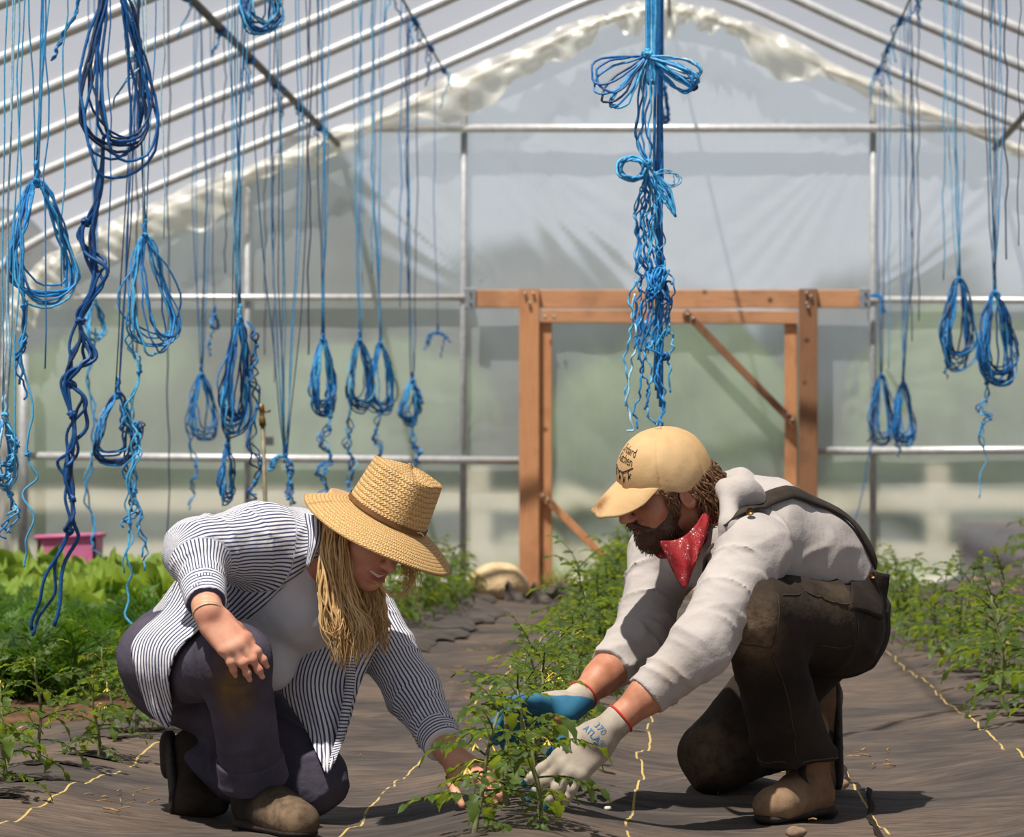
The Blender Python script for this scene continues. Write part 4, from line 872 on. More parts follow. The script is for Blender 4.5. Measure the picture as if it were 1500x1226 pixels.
# ------------------------------------------------------------------ sculpting: smooth-blended volumes meshed as one skin
def un(v): v = np.array(v, float); return v/np.linalg.norm(v)
class Sculpt:
    def __init__(s): s.p = []; s.disp = None
    def cone(s, a, b, ra, rb, k=.02, flat=None, cutA=False, cutB=False, wr=None, op='add'):
        s.p.append(dict(t='c', a=np.array(a, float), b=np.array(b, float), ra=ra, rb=rb, k=k, flat=flat, cutA=cutA, cutB=cutB, wr=wr, op=op)); return s
    def chain(s, pts, rs, k=.02, **kw):
        for i in range(len(pts)-1): s.cone(pts[i], pts[i+1], rs[i], rs[i+1], k, **kw)
        return s
    def ell(s, c, r, R=None, k=.02, op='add'):
        s.p.append(dict(t='e', c=np.array(c, float), r=np.array(r if np.ndim(r) else (r,)*3, float), R=np.eye(3) if R is None else np.array(R, float), k=k, op=op)); return s
    def cut(s, c, n): s.p.append(dict(t='p', c=np.array(c, float), n=un(n))); return s
    def sub(s, other): s.p.append(dict(t='s', o=other)); return s
    @staticmethod
    def _d(q, P):
        if q['t'] == 'c':
            ba = q['b']-q['a']; L2 = ba.dot(ba); v = P-q['a']; t = np.clip(v@ba/L2, 0, 1); v = v-t[..., None]*ba
            r = q['ra']+(q['rb']-q['ra'])*t; sc = 1.0
            if q['flat']:
                n_, f = un(q['flat'][0]), q['flat'][1]; c = v@n_; v = v+(c*(1/f-1))[..., None]*n_; sc = min(1, f)
            ln = np.linalg.norm(v, axis=-1)+1e-9
            d = (ln-r)*sc
            if q['wr']:
                am, wl, sd_ = q['wr']; e = un(np.cross(ba, (.3, .9, .2))); g = un(np.cross(ba, e))
                A, B = (v@e)/ln, (v@g)/ln; p0 = t*math.sqrt(L2)/wl*6.283
                ph = p0+1.5*A+1.1*B+1.2*np.sin(.61*p0+2*B+sd_)
                mk = .5+.5*np.sin(2.4*A-1.7*B+.43*p0+sd_*1.7); m2 = .5+.5*np.sin(2.9*B+.37*p0+sd_*2.3)
                d = d-am*(1.9*mk*(1-np.abs(np.sin(ph/2)))**2+.45*m2*(1-np.abs(np.sin(.8*p0-2.6*A+1.9*B+sd_)))**3-.5)
            if q['cutB']: d = np.maximum(d, (P-q['b'])@un(ba if q['cutB'] is True else q['cutB']))
            if q['cutA']: d = np.maximum(d, (P-q['a'])@-un(ba if q['cutA'] is True else -np.array(q['cutA'])))
            return d
        if q['t'] == 'e':
            z = (P-q['c'])@q['R'].T/q['r']; k0 = np.linalg.norm(z, axis=-1)+1e-9; k1 = np.linalg.norm(z/q['r'], axis=-1)+1e-9
            return k0*(k0-1)/k1
    def _apply(s, q, F, P):
        if q['t'] == 'p': return np.maximum(F, (P-q['c'])@q['n'])
        if q['t'] == 's': return np.maximum(F, -q['o'].ev(P))
        d = s._d(q, P); k = q['k']
        if q['op'] == 'add':
            h = np.clip(.5+.5*(F-d)/k, 0, 1); return F*(1-h)+d*h-k*h*(1-h)
        h = np.clip(.5-.5*(F+d)/k, 0, 1); return F*(1-h)-d*h+k*h*(1-h)
    def ev(s, P):
        F = np.full(P.shape[:-1], .3)
        for q in s.p: F = s._apply(q, F, P)
        return F+(s.disp(P) if s.disp else 0)
    def bounds(s, q):
        if q['t'] == 'c': m = max(q['ra'], q['rb']); return np.minimum(q['a'], q['b'])-m, np.maximum(q['a'], q['b'])+m
        m = max(q['r']); return q['c']-m, q['c']+m
    def mesh(s, h):
        bb = [s.bounds(q) for q in s.p if q['t'] in 'ce' and q['op'] == 'add']
        lo = np.min([b[0] for b in bb], 0)-.03; hi = np.max([b[1] for b in bb], 0)+.03
        n = np.ceil((hi-lo)/h).astype(int)+1; F = np.full(n, .3, np.float32)
        ax = [lo[i]+h*np.arange(n[i]) for i in range(3)]
        def pts(sl): return np.stack(np.meshgrid(*[ax[i][sl[i]] for i in range(3)], indexing='ij'), -1)
        for q in s.p:
            if q['t'] in 'ce':
                b0, b1 = s.bounds(q); m = q['k']*1.2+.02
                i0 = np.maximum(0, ((b0-m-lo)/h).astype(int)); i1 = np.minimum(n, ((b1+m-lo)/h).astype(int)+2)
                sl = tuple(slice(i0[i], i1[i]) for i in range(3))
                if min(i1-i0) > 0: F[sl] = s._apply(q, F[sl], pts(sl))
            else:
                idx = np.argwhere(np.abs(F) < .1); 
                if len(idx): P = lo+h*idx; F[tuple(idx.T)] = s._apply(q, F[tuple(idx.T)], P)
        if s.disp is not None:
            idx = np.argwhere(np.abs(F) < .03); P = lo+h*idx; F[tuple(idx.T)] += s.disp(P)
        I = F < 0; c = np.zeros(n-1, np.int8)
        for a in (0, 1):
            for b in (0, 1):
                for d in (0, 1): c += I[a:n[0]-1+a, b:n[1]-1+b, d:n[2]-1+d]
        cells = np.argwhere((c > 0) & (c < 8)); N_ = len(cells); ids = np.full(n-1, -1, np.int32); ids[tuple(cells.T)] = np.arange(N_)
        acc = np.zeros((N_, 3)); cnt = np.zeros(N_)
        cor = [np.array(((i >> 2) & 1, (i >> 1) & 1, i & 1)) for i in range(8)]; val = [F[tuple((cells+o).T)] for o in cor]
        for i in range(8):
            for j in range(i+1, 8):
                if np.abs(cor[i]-cor[j]).sum() != 1: continue
                x = (val[i] < 0) != (val[j] < 0); t = val[i]/np.where(val[i] == val[j], 1, val[i]-val[j])
                p = cor[i]+np.clip(t, 0, 1)[:, None]*(cor[j]-cor[i]); acc[x] += p[x]; cnt[x] += 1
        V = lo+h*(cells+acc/cnt[:, None]); Q = []
        for d in range(3):
            o1, o2 = [x for x in range(3) if x != d]; A = np.zeros(3, int); A[d] = 1
            sa = [slice(1, -1)]*3; sa[d] = slice(0, -1); sb = list(sa); sb[d] = slice(1, None)
            G = np.argwhere(I[tuple(sa)] != I[tuple(sb)])
            off = np.ones(3, int); off[d] = 0; G = G+off
            G = G[(G < n-1).all(1)]
            e1 = np.zeros(3, int); e1[o1] = 1; e2 = np.zeros(3, int); e2[o2] = 1
            q = np.stack([ids[tuple((G-e1-e2).T)], ids[tuple((G-e2).T)], ids[tuple(G.T)], ids[tuple((G-e1).T)]], 1)
            flip = I[tuple(G.T)] ^ (d == 1); q[~flip] = q[~flip][:, ::-1]; Q.append(q)
        Q = np.concatenate(Q); Q = Q[(Q >= 0).all(1)]
        return V, Q
    def build(s, name, mat, parent, h=.004, attrs=None, relax=1):
        V, Q = s.mesh(h)
        for _ in range(relax):                     # one pass of vertex averaging takes out the lattice
            A = np.zeros_like(V); c = np.zeros(len(V))
            for i, j in ((0, 1), (1, 2), (2, 3), (3, 0)):
                np.add.at(A, Q[:, i], V[Q[:, j]]); np.add.at(c, Q[:, i], 1); np.add.at(A, Q[:, j], V[Q[:, i]]); np.add.at(c, Q[:, j], 1)
            V = .5*V+.5*A/np.maximum(c, 1)[:, None]
        m_ = MB(); m_.v = V; m_.f = Q.tolist()
        for k, fn in (attrs or {}).items(): m_.a[k] = np.asarray(fn(V), np.float32)
        return m_.build(name, mat, parent)
def wn3(P, f, seed):
    r = np.random.RandomState(seed); t = 0
    for _ in range(6):
        w = r.normal(size=3); w *= f*r.uniform(.6, 1.5)/np.linalg.norm(w); t = t+np.sin(P@w+r.uniform(0, 6.28))
    return t/6
def ridges(P, f, seed, aniso=(1, 1, 1)):
    """thin crisp folds running across a cloth"""
    P = P*np.array(aniso); m = np.clip(.55+1.6*wn3(P, f*.4, seed+50), 0, 1)
    return -m*np.clip(1-np.abs(wn3(P, f, seed))*4.2, 0, 1)**1.5
def stripe_fn(frames):
    """distance round each limb, so that woven stripes run along it"""
    def fn(V):
        best = np.full(len(V), 9.); out = np.zeros(len(V))
        for a, b, r, mode in frames:
            a, b = np.array(a, float), np.array(b, float); ba = b-a; L = np.linalg.norm(ba); ax = ba/L; v = V-a; t = np.clip(v@ax/L, 0, 1); w = v-(t*L)[:, None]*ax; d = np.linalg.norm(w, axis=1)-r
            e = un(np.cross(ax, (0, 1, .05))); g = np.cross(ax, e); 
            if g[1] > 0: g = -g
            ang = np.arctan2(w@e, w@g)                      # the seam lies on the far side
            c = ang*r if mode == 'along' else v@ax
            s_ = d < best; best[s_] = d[s_]; out[s_] = c[s_]
        return out
    return fn
def sheet(name, mat, parent, rows, thick=.0025, attr=None, over=None, off=.008, wave=None):
    """a cloth panel lofted through rows of points, with real thickness"""
    G = np.array([smooth_path(r_, 6) for r_ in rows]); G = np.stack([smooth_path(G[:, j], 6) for j in range(G.shape[1])], 1)
    if over is not None:                       # lay the cloth over the body below it
        P = G.reshape(-1, 3)
        for _ in range(60):
            d = over.ev(P)-off; P[:, 1] -= np.clip(-d, 0, .01)
        for _ in range(2):
            Q_ = P.reshape(G.shape).copy(); Q_[1:-1] = .5*Q_[1:-1]+.25*(Q_[:-2]+Q_[2:]); Q_[:, 1:-1] = .5*Q_[:, 1:-1]+.25*(Q_[:, :-2]+Q_[:, 2:]); P = Q_.reshape(-1, 3)
        for _ in range(20):
            d = over.ev(P)-off*.8; P[:, 1] -= np.clip(-d, 0, .01)
        G = P.reshape(G.shape)
    if wave:                                   # hanging folds that deepen downwards
        a, b = G.shape[:2]; u_ = np.linspace(0, 1, b)[None]; v_ = np.linspace(.3, 1, a)[:, None]
        G[..., 1] -= wave[0]*v_*(1+np.sin(u_*wave[1]*6.28+v_*2)+.5*np.sin(u_*wave[1]*12.1-v_*3+1))
    m_ = MB(); m_.grid(G)
    if attr is not None:
        a, b = G.shape[:2]
        seg = np.linalg.norm(np.diff(G, axis=1), axis=2).mean(0); cum = np.concatenate([[0], np.cumsum(seg)])
        segv = np.linalg.norm(np.diff(G, axis=0), axis=2).mean(1); cumv = np.concatenate([[0], np.cumsum(segv)])
        rc = np.concatenate([np.zeros((a, 1)), np.cumsum(np.linalg.norm(np.diff(G, axis=1)[..., (0, 2)], axis=2), 1)], 1); rc = rc-rc[:, -1:]/2
        m_.attrs(attr[0], (rc if attr[1] == 'u' else np.tile(cumv[:, None], (1, b))).reshape(-1))
    o = m_.build(name, mat, parent); sm = o.modifiers.new('thickness', 'SOLIDIFY'); sm.thickness = thick; sm.offset = 0
    return o

# ------------------------------------------------------------------ head and hand
def head_frame(f, u):
    f = un(f); u = np.array(u, float); u = un(u-f*u.dot(f)); return np.stack([np.cross(f, u), f, u])   # rows: side, forward, up
def add_head(s, C, R, smile=0.0, female=False):
    p = lambda x, y, z: C+np.array((x, y, z))@R
    e = lambda c, r, k=.02, op='add': s.ell(p(*c), r, R, k, op)
    e((0, .002 if female else -.012, .016 if female else .03), (.066, .074, .070) if female else (.073, .092, .085)); e((0, .028, -.03), (.057, .060, .082), .03); e((0, .034, -.074), (.046, .043, .034), .03)
    e((0, .068, -.094), (.020, .017, .014), .02)
    for sg in (-1, 1):
        e((sg*.041, .052, -.028), (.024, .024, .022), .02); e((sg*.077, -.012, -.015), (.010, .021, .031), .008); e((sg*.082, -.008, -.013), (.006, .011, .018), .006, 'sub')
    e((0, .078, .017), (.046, .013, .011), .018)
    for sg in (-1, 1): e((sg*.031, .092, -.002), (.019, .013, .011), .012, 'sub')
    s.cone(p(0, .086, .004), p(0, .112, -.034), .008, .0115, .012)
    for sg in (-1, 1): e((sg*.011, .099, -.037), (.008, .010, .007), .007)
    e((0, .088, -.057), (.031 if smile else .022, .010, .0052), .008); e((0, .085, -.077 if smile else -.071), (.026 if smile else .021, .010, .0062), .008)
    if smile:
        for x in np.linspace(-.023, .023, 7): e((x, .097-8*x*x, -.0685+.42*abs(x)), (.0065, .012, .0062-.10*abs(x)), .003, 'sub')
    else: e((0, .098, -.0645), (.022, .008, .0014), .003, 'sub')
    return p
def face_tone(C, R):
    def fn(V):
        q = (V-C)@R.T; lip = np.exp(-((q[:, 2]+.067)/.0125)**4-(q[:, 0]/.028)**4-((q[:, 1]-.092)/.016)**4)
        return np.clip(lip*.75, 0, 1)
    return fn
def add_hand(s, wr, dr, back, thumb, L=.18, curl=(.35, .35, .4, .45), spread=1.0, tcurl=.3, k=.010, fat=1.0, tdir=(.72, .55, -.35)):
    """palm, four unequal jointed fingers and a thumb from the side of the palm; x = towards the thumb, y = along, z = back of hand"""
    y = un(dr); z = np.array(back, float); z = un(z-y*z.dot(y)); x = np.cross(y, z)
    if x.dot(np.array(thumb, float)) < 0: x = -x
    sc = L/.185; q = lambda v: np.array(wr, float)+sc*(v[0]*x+v[1]*y+v[2]*z)
    f = fat
    mcp = [(.032, .090, .002), (.011, .096, .005), (-.011, .092, .003), (-.030, .082, -.001)]
    for i, m_ in enumerate(mcp): s.cone(q((m_[0]*.6, .006, 0)), q(m_), .0155*sc*f, .0115*sc*f, .016)
    s.cone(q((.020, .02, -.006)), q((.026, .06, -.008)), .017*sc*f, .012*sc*f, .016)
    s.cone(q((-.022, .02, -.006)), q((-.026, .06, -.006)), .015*sc*f, .011*sc*f, .016)
    ph = [(.043, .026, .021), (.047, .030, .022), (.043, .028, .021), (.034, .021, .019)]; tips = []
    for i, m_ in enumerate(mcp):
        a = 0.0; p = np.array(m_); sx0 = (m_[0]*1.9+.004)*spread
        d0 = un((sx0, 1, 0)); rr_ = [.0098, .0090, .0082, .0068] if i < 3 else [.0086, .0078, .0072, .006]
        for j in range(3):
            a += curl[i]*(1.0, 1.25, .8)[j]; d = d0*math.cos(a)+np.array((0, 0, -1))*math.sin(a); n = p+d*ph[i][j]
            s.cone(q(p), q(n), rr_[j]*sc*f, rr_[j+1]*sc*f, k if j else .012); s.ell(q(p), rr_[j]*1.06*sc*f, None, .006) if j else None; p = n
        tips.append((q(p), d, q))
    t0 = np.array((.026, .018, -.006)); td = un(tdir); t1 = t0+td*.046; td2 = un((td[0]*(1-tcurl), td[1]+tcurl*1.1, td[2])); t2 = t1+td2*.034; td3 = un((td2[0]-tcurl*.5, td2[1]+.3, td2[2]-tcurl*.2)); t3 = t2+td3*.026
    s.cone(q(t0), q(t1), .0165*sc*f, .0125*sc*f, .016); s.cone(q(t1), q(t2), .0115*sc*f, .0105*sc*f, .008); s.cone(q(t2), q(t3), .0105*sc*f, .0082*sc*f, .006)
    return q, x, y, z, tips

# ------------------------------------------------------------------ people's materials
def skin_mat(name, base, dark, red):
    m, n, l, b = newmat(name)
    c = ramp(n, l, noise(n, l, 22, 4), [(.3, dark), (.7, base)]); c = mixc(n, l, attr(n, 'lip'), c, red)
    l.new(c, b.inputs['Base Color']); b.inputs['Roughness'].default_value = .5; b.inputs['Specular IOR Level'].default_value = .35
    b.inputs['Subsurface Weight'].default_value = .12; b.inputs['Subsurface Radius'].default_value = (.012, .005, .003)
    bump(n, l, b, noise(n, l, 160, 3), .15, .002); return m
MAT['skin_w'] = skin_mat('fair_skin', srgb(226, 168, 140), srgb(206, 138, 112), srgb(176, 84, 80))
MAT['skin_m'] = skin_mat('tanned_skin', srgb(204, 146, 116), srgb(170, 108, 82), srgb(140, 74, 66))
def cloth_mat(name, c1, c2, scale=9, weave=240, bs=.35, dirt=None, dcol=None, fold=22):
    m, n, l, b = newmat(name)
    c = ramp(n, l, noise(n, l, scale, 5, .6), [(.3, c2), (.68, c1)])
    if dirt:
        d = math_(n, l, 'MULTIPLY', attr(n, 'dirt'), ramp(n, l, noise(n, l, 34, 5, .65), [(.3, (.25,)*3), (.6, (1,)*3)]))
        c = mixc(n, l, d, c, dcol)
    l.new(c, b.inputs['Base Color']); b.inputs['Roughness'].default_value = .85; b.inputs['Specular IOR Level'].default_value = .2
    h = math_(n, l, 'ADD', math_(n, l, 'MULTIPLY', noise(n, l, weave, 2), .10), noise(n, l, fold, 3, .5))
    bump(n, l, b, h, bs, .012); return m
MAT['tee'] = cloth_mat('white_jersey', srgb(226, 222, 222), srgb(208, 204, 206))
MAT['henley'] = cloth_mat('pale_grey_jersey', srgb(190, 182, 177), srgb(170, 162, 157), 7, 300, .35, True, srgb(138, 120, 102))
MAT['navy_trousers'] = cloth_mat('faded_navy_twill', srgb(90, 84, 98), srgb(60, 56, 68), 7, 260, .4, True, srgb(124, 96, 56))
MAT['overalls'] = cloth_mat('dark_brown_canvas', srgb(52, 43, 36), srgb(28, 23, 20), 8, 220, .5, True, srgb(124, 104, 82))
MAT['strap'] = cloth_mat('dark_brown_strap', srgb(66, 58, 52), srgb(48, 42, 38), 12)
MAT['boot_w'] = cloth_mat('dusty_black_boot_leather', srgb(50, 43, 38), srgb(30, 26, 23), 12, 90, .3, True, srgb(134, 112, 88))
MAT['boot_m'] = cloth_mat('worn_brown_boot_leather', srgb(138, 106, 80), srgb(92, 68, 52), 12, 90, .35, True, srgb(160, 134, 106))
MAT['glove'] = cloth_mat('grey_knit_glove', srgb(190, 178, 162), srgb(156, 142, 126), 14, 420, .5, True, srgb(34, 116, 158))
def glove_mat():
    m, n, l, b = newmat('knit_glove_dipped_blue')
    c = ramp(n, l, noise(n, l, 16, 4), [(.3, srgb(152, 138, 122)), (.7, srgb(196, 184, 168))])
    d = ramp(n, l, math_(n, l, 'ADD', attr(n, 'dirt'), math_(n, l, 'MULTIPLY', math_(n, l, 'SUBTRACT', noise(n, l, 60, 3), .5), .25)), [(.46, (0,)*3), (.54, (1,)*3)])
    c = mixc(n, l, d, c, mixc(n, l, noise(n, l, 40, 4), srgb(30, 84, 112), srgb(48, 132, 172))); l.new(c, b.inputs['Base Color']); b.inputs['Roughness'].default_value = .7
    w = n.new('ShaderNodeTexWave'); w.inputs['Scale'].default_value = 130; w.inputs['Distortion'].default_value = 2; bump(n, l, b, math_(n, l, 'ADD', w.outputs['Fac'], noise(n, l, 300, 2)), .3, .002); return m
MAT['glove'] = glove_mat()
MAT['red_cuff'] = plain('red_elastic', srgb(196, 58, 44), None, 60, .7)
MAT['blue_print'] = plain('blue_ink', srgb(70, 132, 176), None, 60, .7, 0, 0)
def stripes():
    m, n, l, b = newmat('striped_shirting')
    s = attr(n, 'stripe'); w = math_(n, l, 'ADD', s, math_(n, l, 'MULTIPLY', noise(n, l, 20, 2), .003))
    f = math_(n, l, 'FRACT', math_(n, l, 'DIVIDE', w, .0082)); t = math_(n, l, 'ABSOLUTE', math_(n, l, 'SUBTRACT', f, .5))
    k = ramp(n, l, t, [(.17, (1,)*3), (.24, (0,)*3)])
    c = mixc(n, l, k, ramp(n, l, noise(n, l, 12, 3), [(.3, srgb(224, 222, 228)), (.7, srgb(240, 238, 240))]), srgb(72, 76, 106))
    l.new(c, b.inputs['Base Color']); b.inputs['Roughness'].default_value = .85; b.inputs['Specular IOR Level'].default_value = .2
    h = math_(n, l, 'ADD', math_(n, l, 'MULTIPLY', noise(n, l, 260, 2), .08), noise(n, l, 26, 4, .5)); bump(n, l, b, h, .4, .010); return m
MAT['stripes'] = stripes()
def bandana():
    m, n, l, b = newmat('red_bandana_print')
    v = n.new('ShaderNodeTexVoronoi'); v.inputs['Scale'].default_value = 92; l.new(n.new('ShaderNodeTexCoord').outputs['Object'], v.inputs['Vector'])
    d = ramp(n, l, v.outputs['Distance'], [(.15, (1,)*3), (.21, (0,)*3), (.40, (0,)*3), (.43, (.5,)*3), (.46, (0,)*3)])
    d = math_(n, l, 'MULTIPLY', d, ramp(n, l, noise(n, l, 24, 2), [(.45, (0,)*3), (.55, (1,)*3)]))
    l.new(mixc(n, l, d, mixc(n, l, noise(n, l, 30, 3), srgb(158, 12, 22), srgb(116, 8, 16)), srgb(236, 200, 196)), b.inputs['Base Color'])
    b.inputs['Roughness'].default_value = .8; bump(n, l, b, noise(n, l, 40, 3), .4, .01); return m
MAT['bandana'] = bandana()
def hair_mat(name, lo, hi):
    m, n, l, b = newmat(name); t = attr(n, 'tone')
    c = mixc(n, l, math_(n, l, 'ADD', math_(n, l, 'MULTIPLY', t, .7), math_(n, l, 'MULTIPLY', noise(n, l, 70, 3), .4)), lo, hi)
    l.new(c, b.inputs['Base Color']); b.inputs['Roughness'].default_value = .45; b.inputs['Specular IOR Level'].default_value = .4; return m
MAT['blond'] = hair_mat('long_blond_hair', srgb(164, 116, 66), srgb(238, 204, 146))
MAT['brown_hair'] = hair_mat('brown_hair', srgb(52, 34, 22), srgb(128, 88, 56))
MAT['beard'] = hair_mat('dark_beard_hair', srgb(46, 31, 22), srgb(104, 74, 54))
MAT['eye_white'] = plain('eye_white', srgb(226, 220, 214), None, 50, .3, 0, 0); MAT['iris'] = plain('eye_iris', srgb(66, 60, 50), None, 50, .2, 0, 0)
MAT['teeth'] = plain('teeth', srgb(236, 228, 216), srgb(226, 216, 202), 60, .3, 0, 0)
MAT['nail'] = plain('finger_nail', srgb(232, 186, 166), None, 60, .35, 0, 0)
def straw_mat():
    m, n, l, b = newmat('woven_straw'); u, v = attr(n, 'wu'), attr(n, 'wv')
    cb = n.new('ShaderNodeCombineXYZ'); l.new(u, cb.inputs[0]); l.new(v, cb.inputs[1])
    rows = math_(n, l, 'FRACT', v); half = math_(n, l, 'ABSOLUTE', math_(n, l, 'SUBTRACT', rows, .5))
    zig = math_(n, l, 'FRACT', math_(n, l, 'ADD', math_(n, l, 'MULTIPLY', u, 1.0), math_(n, l, 'MULTIPLY', half, 1.6)))
    hgt = math_(n, l, 'MULTIPLY', math_(n, l, 'SINE', math_(n, l, 'MULTIPLY', zig, 3.1416)), math_(n, l, 'SINE', math_(n, l, 'MULTIPLY', rows, 3.1416)))
    wn_ = n.new('ShaderNodeTexNoise'); wn_.inputs['Scale'].default_value = 1.7; wn_.inputs['Detail'].default_value = 3; l.new(cb.outputs[0], wn_.inputs['Vector'])
    c = ramp(n, l, wn_.outputs['Fac'], [(.28, srgb(190, 142, 82)), (.5, srgb(222, 182, 118)), (.72, srgb(240, 210, 154))])
    c = mixc(n, l, ramp(n, l, hgt, [(.05, (.75,)*3), (.4, (0,)*3)]), c, srgb(150, 104, 54))
    l.new(c, b.inputs['Base Color']); b.inputs['Roughness'].default_value = .7; bump(n, l, b, hgt, .6, .004); return m
MAT['straw_weave'] = straw_mat()
MAT['hat_band'] = plain('brown_hat_band', srgb(128, 88, 50), srgb(96, 64, 36), 50, .7)
MAT['khaki'] = cloth_mat('khaki_cap_cotton', srgb(212, 178, 132), srgb(192, 156, 110), 10, 320, .2, True, srgb(126, 88, 56))
MAT['stitch'] = plain('dark_brown_embroidery', srgb(58, 42, 32), None, 60, .8, 0, 0)
MAT['cord'] = plain('pale_bracelet_cord', srgb(226, 206, 170), srgb(196, 172, 134), 60, .7)
def lock(mb, tones, pts, r0, seed, tone, wave=.006, f=2.0, flat=.6):
    P = smooth_path(pts, 7); P = wob(P, wave, seed, f); n = len(P); t = np.linspace(0, 1, n)
    R_ = r0*np.clip(np.minimum(1, t*6+.35), 0, 1)*np.clip(1.05-t**3, .12, 1); o = len(mb.v); mb.tube(P, R_, 5); tones += [tone]*(len(mb.v)-o)
# ------------------------------------------------------------------ the woman in the straw hat
wo_t = thing('person', 'kneeling woman in straw hat and open striped shirt, one hand on her knee', 'person', (-.9, 7.55, float(ground_z(-.9, 7.55))))
def gz(p): return float(ground_z(p[0], p[1]))
pel = W(268, 968, 7.75); wst = W(338, 900, 7.66); che = W(420, 838, 7.55); nkb = W(484, 806, 7.46)
rsh = W(372, 796, 7.42); lsh = W(540, 902, 7.70); rel = W(290, 806, 7.30); rwr = W(304, 896, 7.15)
lel = W(604, 1012, 7.62); lwr = W(658, 1104, 7.45)
rhp = W(256, 962, 7.60); rkn = W(343, 968, 7.24); ran = W(374, 1160, 7.38); lhp = W(292, 985, 7.88); lkn = W(450, 1140, 7.54); lan = W(298, 1130, 7.74)
WC = W(538, 774, 7.40); WR = head_frame((.6, -.65, -.45), (.42, -.28, .86))
s = Sculpt(); hp = add_head(s, WC, WR, 1.0, True)
s.cone(hp(0, -.028, -.05), nkb, .050, .056, .03)
s.chain([nkb, che, wst, pel], [.075, .085, .085, .095], .04); s.cone(rsh, lsh, .045, .045, .04)
s.chain([rsh, rel, rwr], [.042, .037, .027], .02); s.chain([lsh, lel, lwr], [.042, .036, .026], .02)
s.chain([rhp, rkn, ran+un(rkn-ran)*.03], [.075, .05, .03], .03); s.chain([lhp, lkn, lan], [.075, .055, .04], .03)
qR, xR, yR, zR, tipsR = add_hand(s, rwr+un((.40, -.05, -.9))*.012, (.64, -.16, -.70), (.28, -.84, .36), (.6, 0, 1), .158, (.22, .24, .28, .30), 1.3, .3, .006, 1.0, (.45, .75, -.5))
s.cone(rel, rwr, .036, .027, .012); s.cone(lel, lwr, .036, .0255, .012)
qL, xL, yL, zL, tipsL = add_hand(s, lwr+un((.75, -.35, -.55))*.012, (.80, -.28, -.50), (.25, -.35, .85), (.3, -1, 0), .170, (.3, .35, .4, .45), 1.0)
body = s.build('body', 'skin_w', wo_t, .003, {'lip': face_tone(WC, WR)})
for sg in (-1, 1):
    m_ = MB(); m_.lathe([(.0118*math.sin(t), -.0118*math.cos(t)) for t in np.linspace(0, math.pi, 9)], hp(sg*.031, .072, -.003), WR[1], 12); ey = m_.build('eye', 'eye_white', wo_t)
    m_ = MB(); m_.lathe([(0, .0004), (.0055, 0)], hp(sg*.031, .0838, -.005), WR[1], 10); m_.build('iris', 'iris', ey)
m_ = MB(); m_.grid([[hp(x, .0885-9*x*x, -.0665+.42*abs(x)+z) for x in np.linspace(-.025, .025, 16)] for z in np.linspace(-.0035, .0045, 4)]); m_.build('teeth', 'teeth', wo_t)
for tp, d, q in tipsR:
    m_ = MB(); n_ = zR*math.cos(.1)+yR*.2; e = un(np.cross(d, zR)); c = np.array(tp)+zR*.0052
    m_.grid([[c+e*x*.0042*(1-.3*abs(v))+d*0+yR*(v*.005-.002)+zR*(.0012-.0016*x*x) for x in np.linspace(-1, 1, 5)] for v in np.linspace(-1, 1, 4)]); m_.build('finger_nail', 'nail', wo_t)
m_ = MB()
for k in range(3):
    c = rwr+un(rwr-rel)*(.004-.008*k); ax = un(rwr-rel); e = un(np.cross(ax, (0, 1, 0))); g = np.cross(ax, e)
    m_.tube([c+.0295*(math.cos(a)*e+math.sin(a)*g)+ax*.006*math.sin(a+k) for a in np.arange(0, 6.28, .3)], .0018, 5, True)
m_.build('bracelet', 'cord', wo_t)
# trousers
tr_ = Sculpt(); tr_.ell(pel+np.array((-.005, 0, -.01)), (.122, .135, .125), None, .05); tr_.cone(pel, wst+np.array((0.01, 0, -.02)), .115, .10, .05)
tr_.cone(rhp+np.array((-.02, .0, -.005)), rkn, .103, .074, .05); tr_.cone(rkn, ran+un(rkn-ran)*.035, .070, .064, .03, cutB=True, wr=(.0025, .09, 2))
tr_.cone(lhp, lkn, .112, .078, .05); tr_.cone(lkn, lan, .078, .062, .03, wr=(.003, .06, 4))
tr_.disp = lambda P: .003*wn3(P, 38, 5)+.008*ridges(P, 28, 15, (1.3, 1, .8))
trc = Sculpt(); trc.p = list(tr_.p)
def w_dirt(V): return np.clip(1.25*np.exp(-(((V-W(340, 1012, 7.17))/np.array((.035, .09, .065)))**2).sum(1)), 0, 1)
tro = tr_.build('trousers', 'navy_trousers', wo_t, .005, {'dirt': w_dirt})
c_ = Sculpt(); c_.cone(ran+un(rkn-ran)*.085, ran+un(rkn-ran)*.026+np.array((0, 0, 0)), .071, .073, .004, cutA=True, cutB=True, wr=(.0015, .05, 1)); c_.build('turned_up_hem', 'navy_trousers', tro, .004, {'dirt': lambda V: V[:, 0]*0})
# white t-shirt
tee = Sculpt(); tee.chain([pel+np.array((.03, -.01, .03)), wst, che, nkb], [.112, .112, .116, .072], .05)
tee.cone(rsh, lsh, .062, .062, .05); tee.ell(W(444, 905, 7.49), (.072, .070, .068), None, .06); tee.ell(W(482, 912, 7.54), (.065, .06, .065), None, .06); tee.ell(W(392, 940, 7.56), (.085, .085, .085), None, .05)
tee.cone(W(385, 965, 7.52), W(398, 978, 7.50), .060, .050, .03)
tcore = Sculpt(); tcore.p = list(tee.p)
tee.disp = lambda P: .003*wn3(P*np.array((1, 1, 1.6)), 55, 3)+.004*ridges(P, 40, 5, (1, 1, .7))
tee.ell(hp(0, -.01, -.115), (.062, .062, .05), WR, .02, 'sub')
tee.build('t_shirt', 'tee', wo_t, .0045)
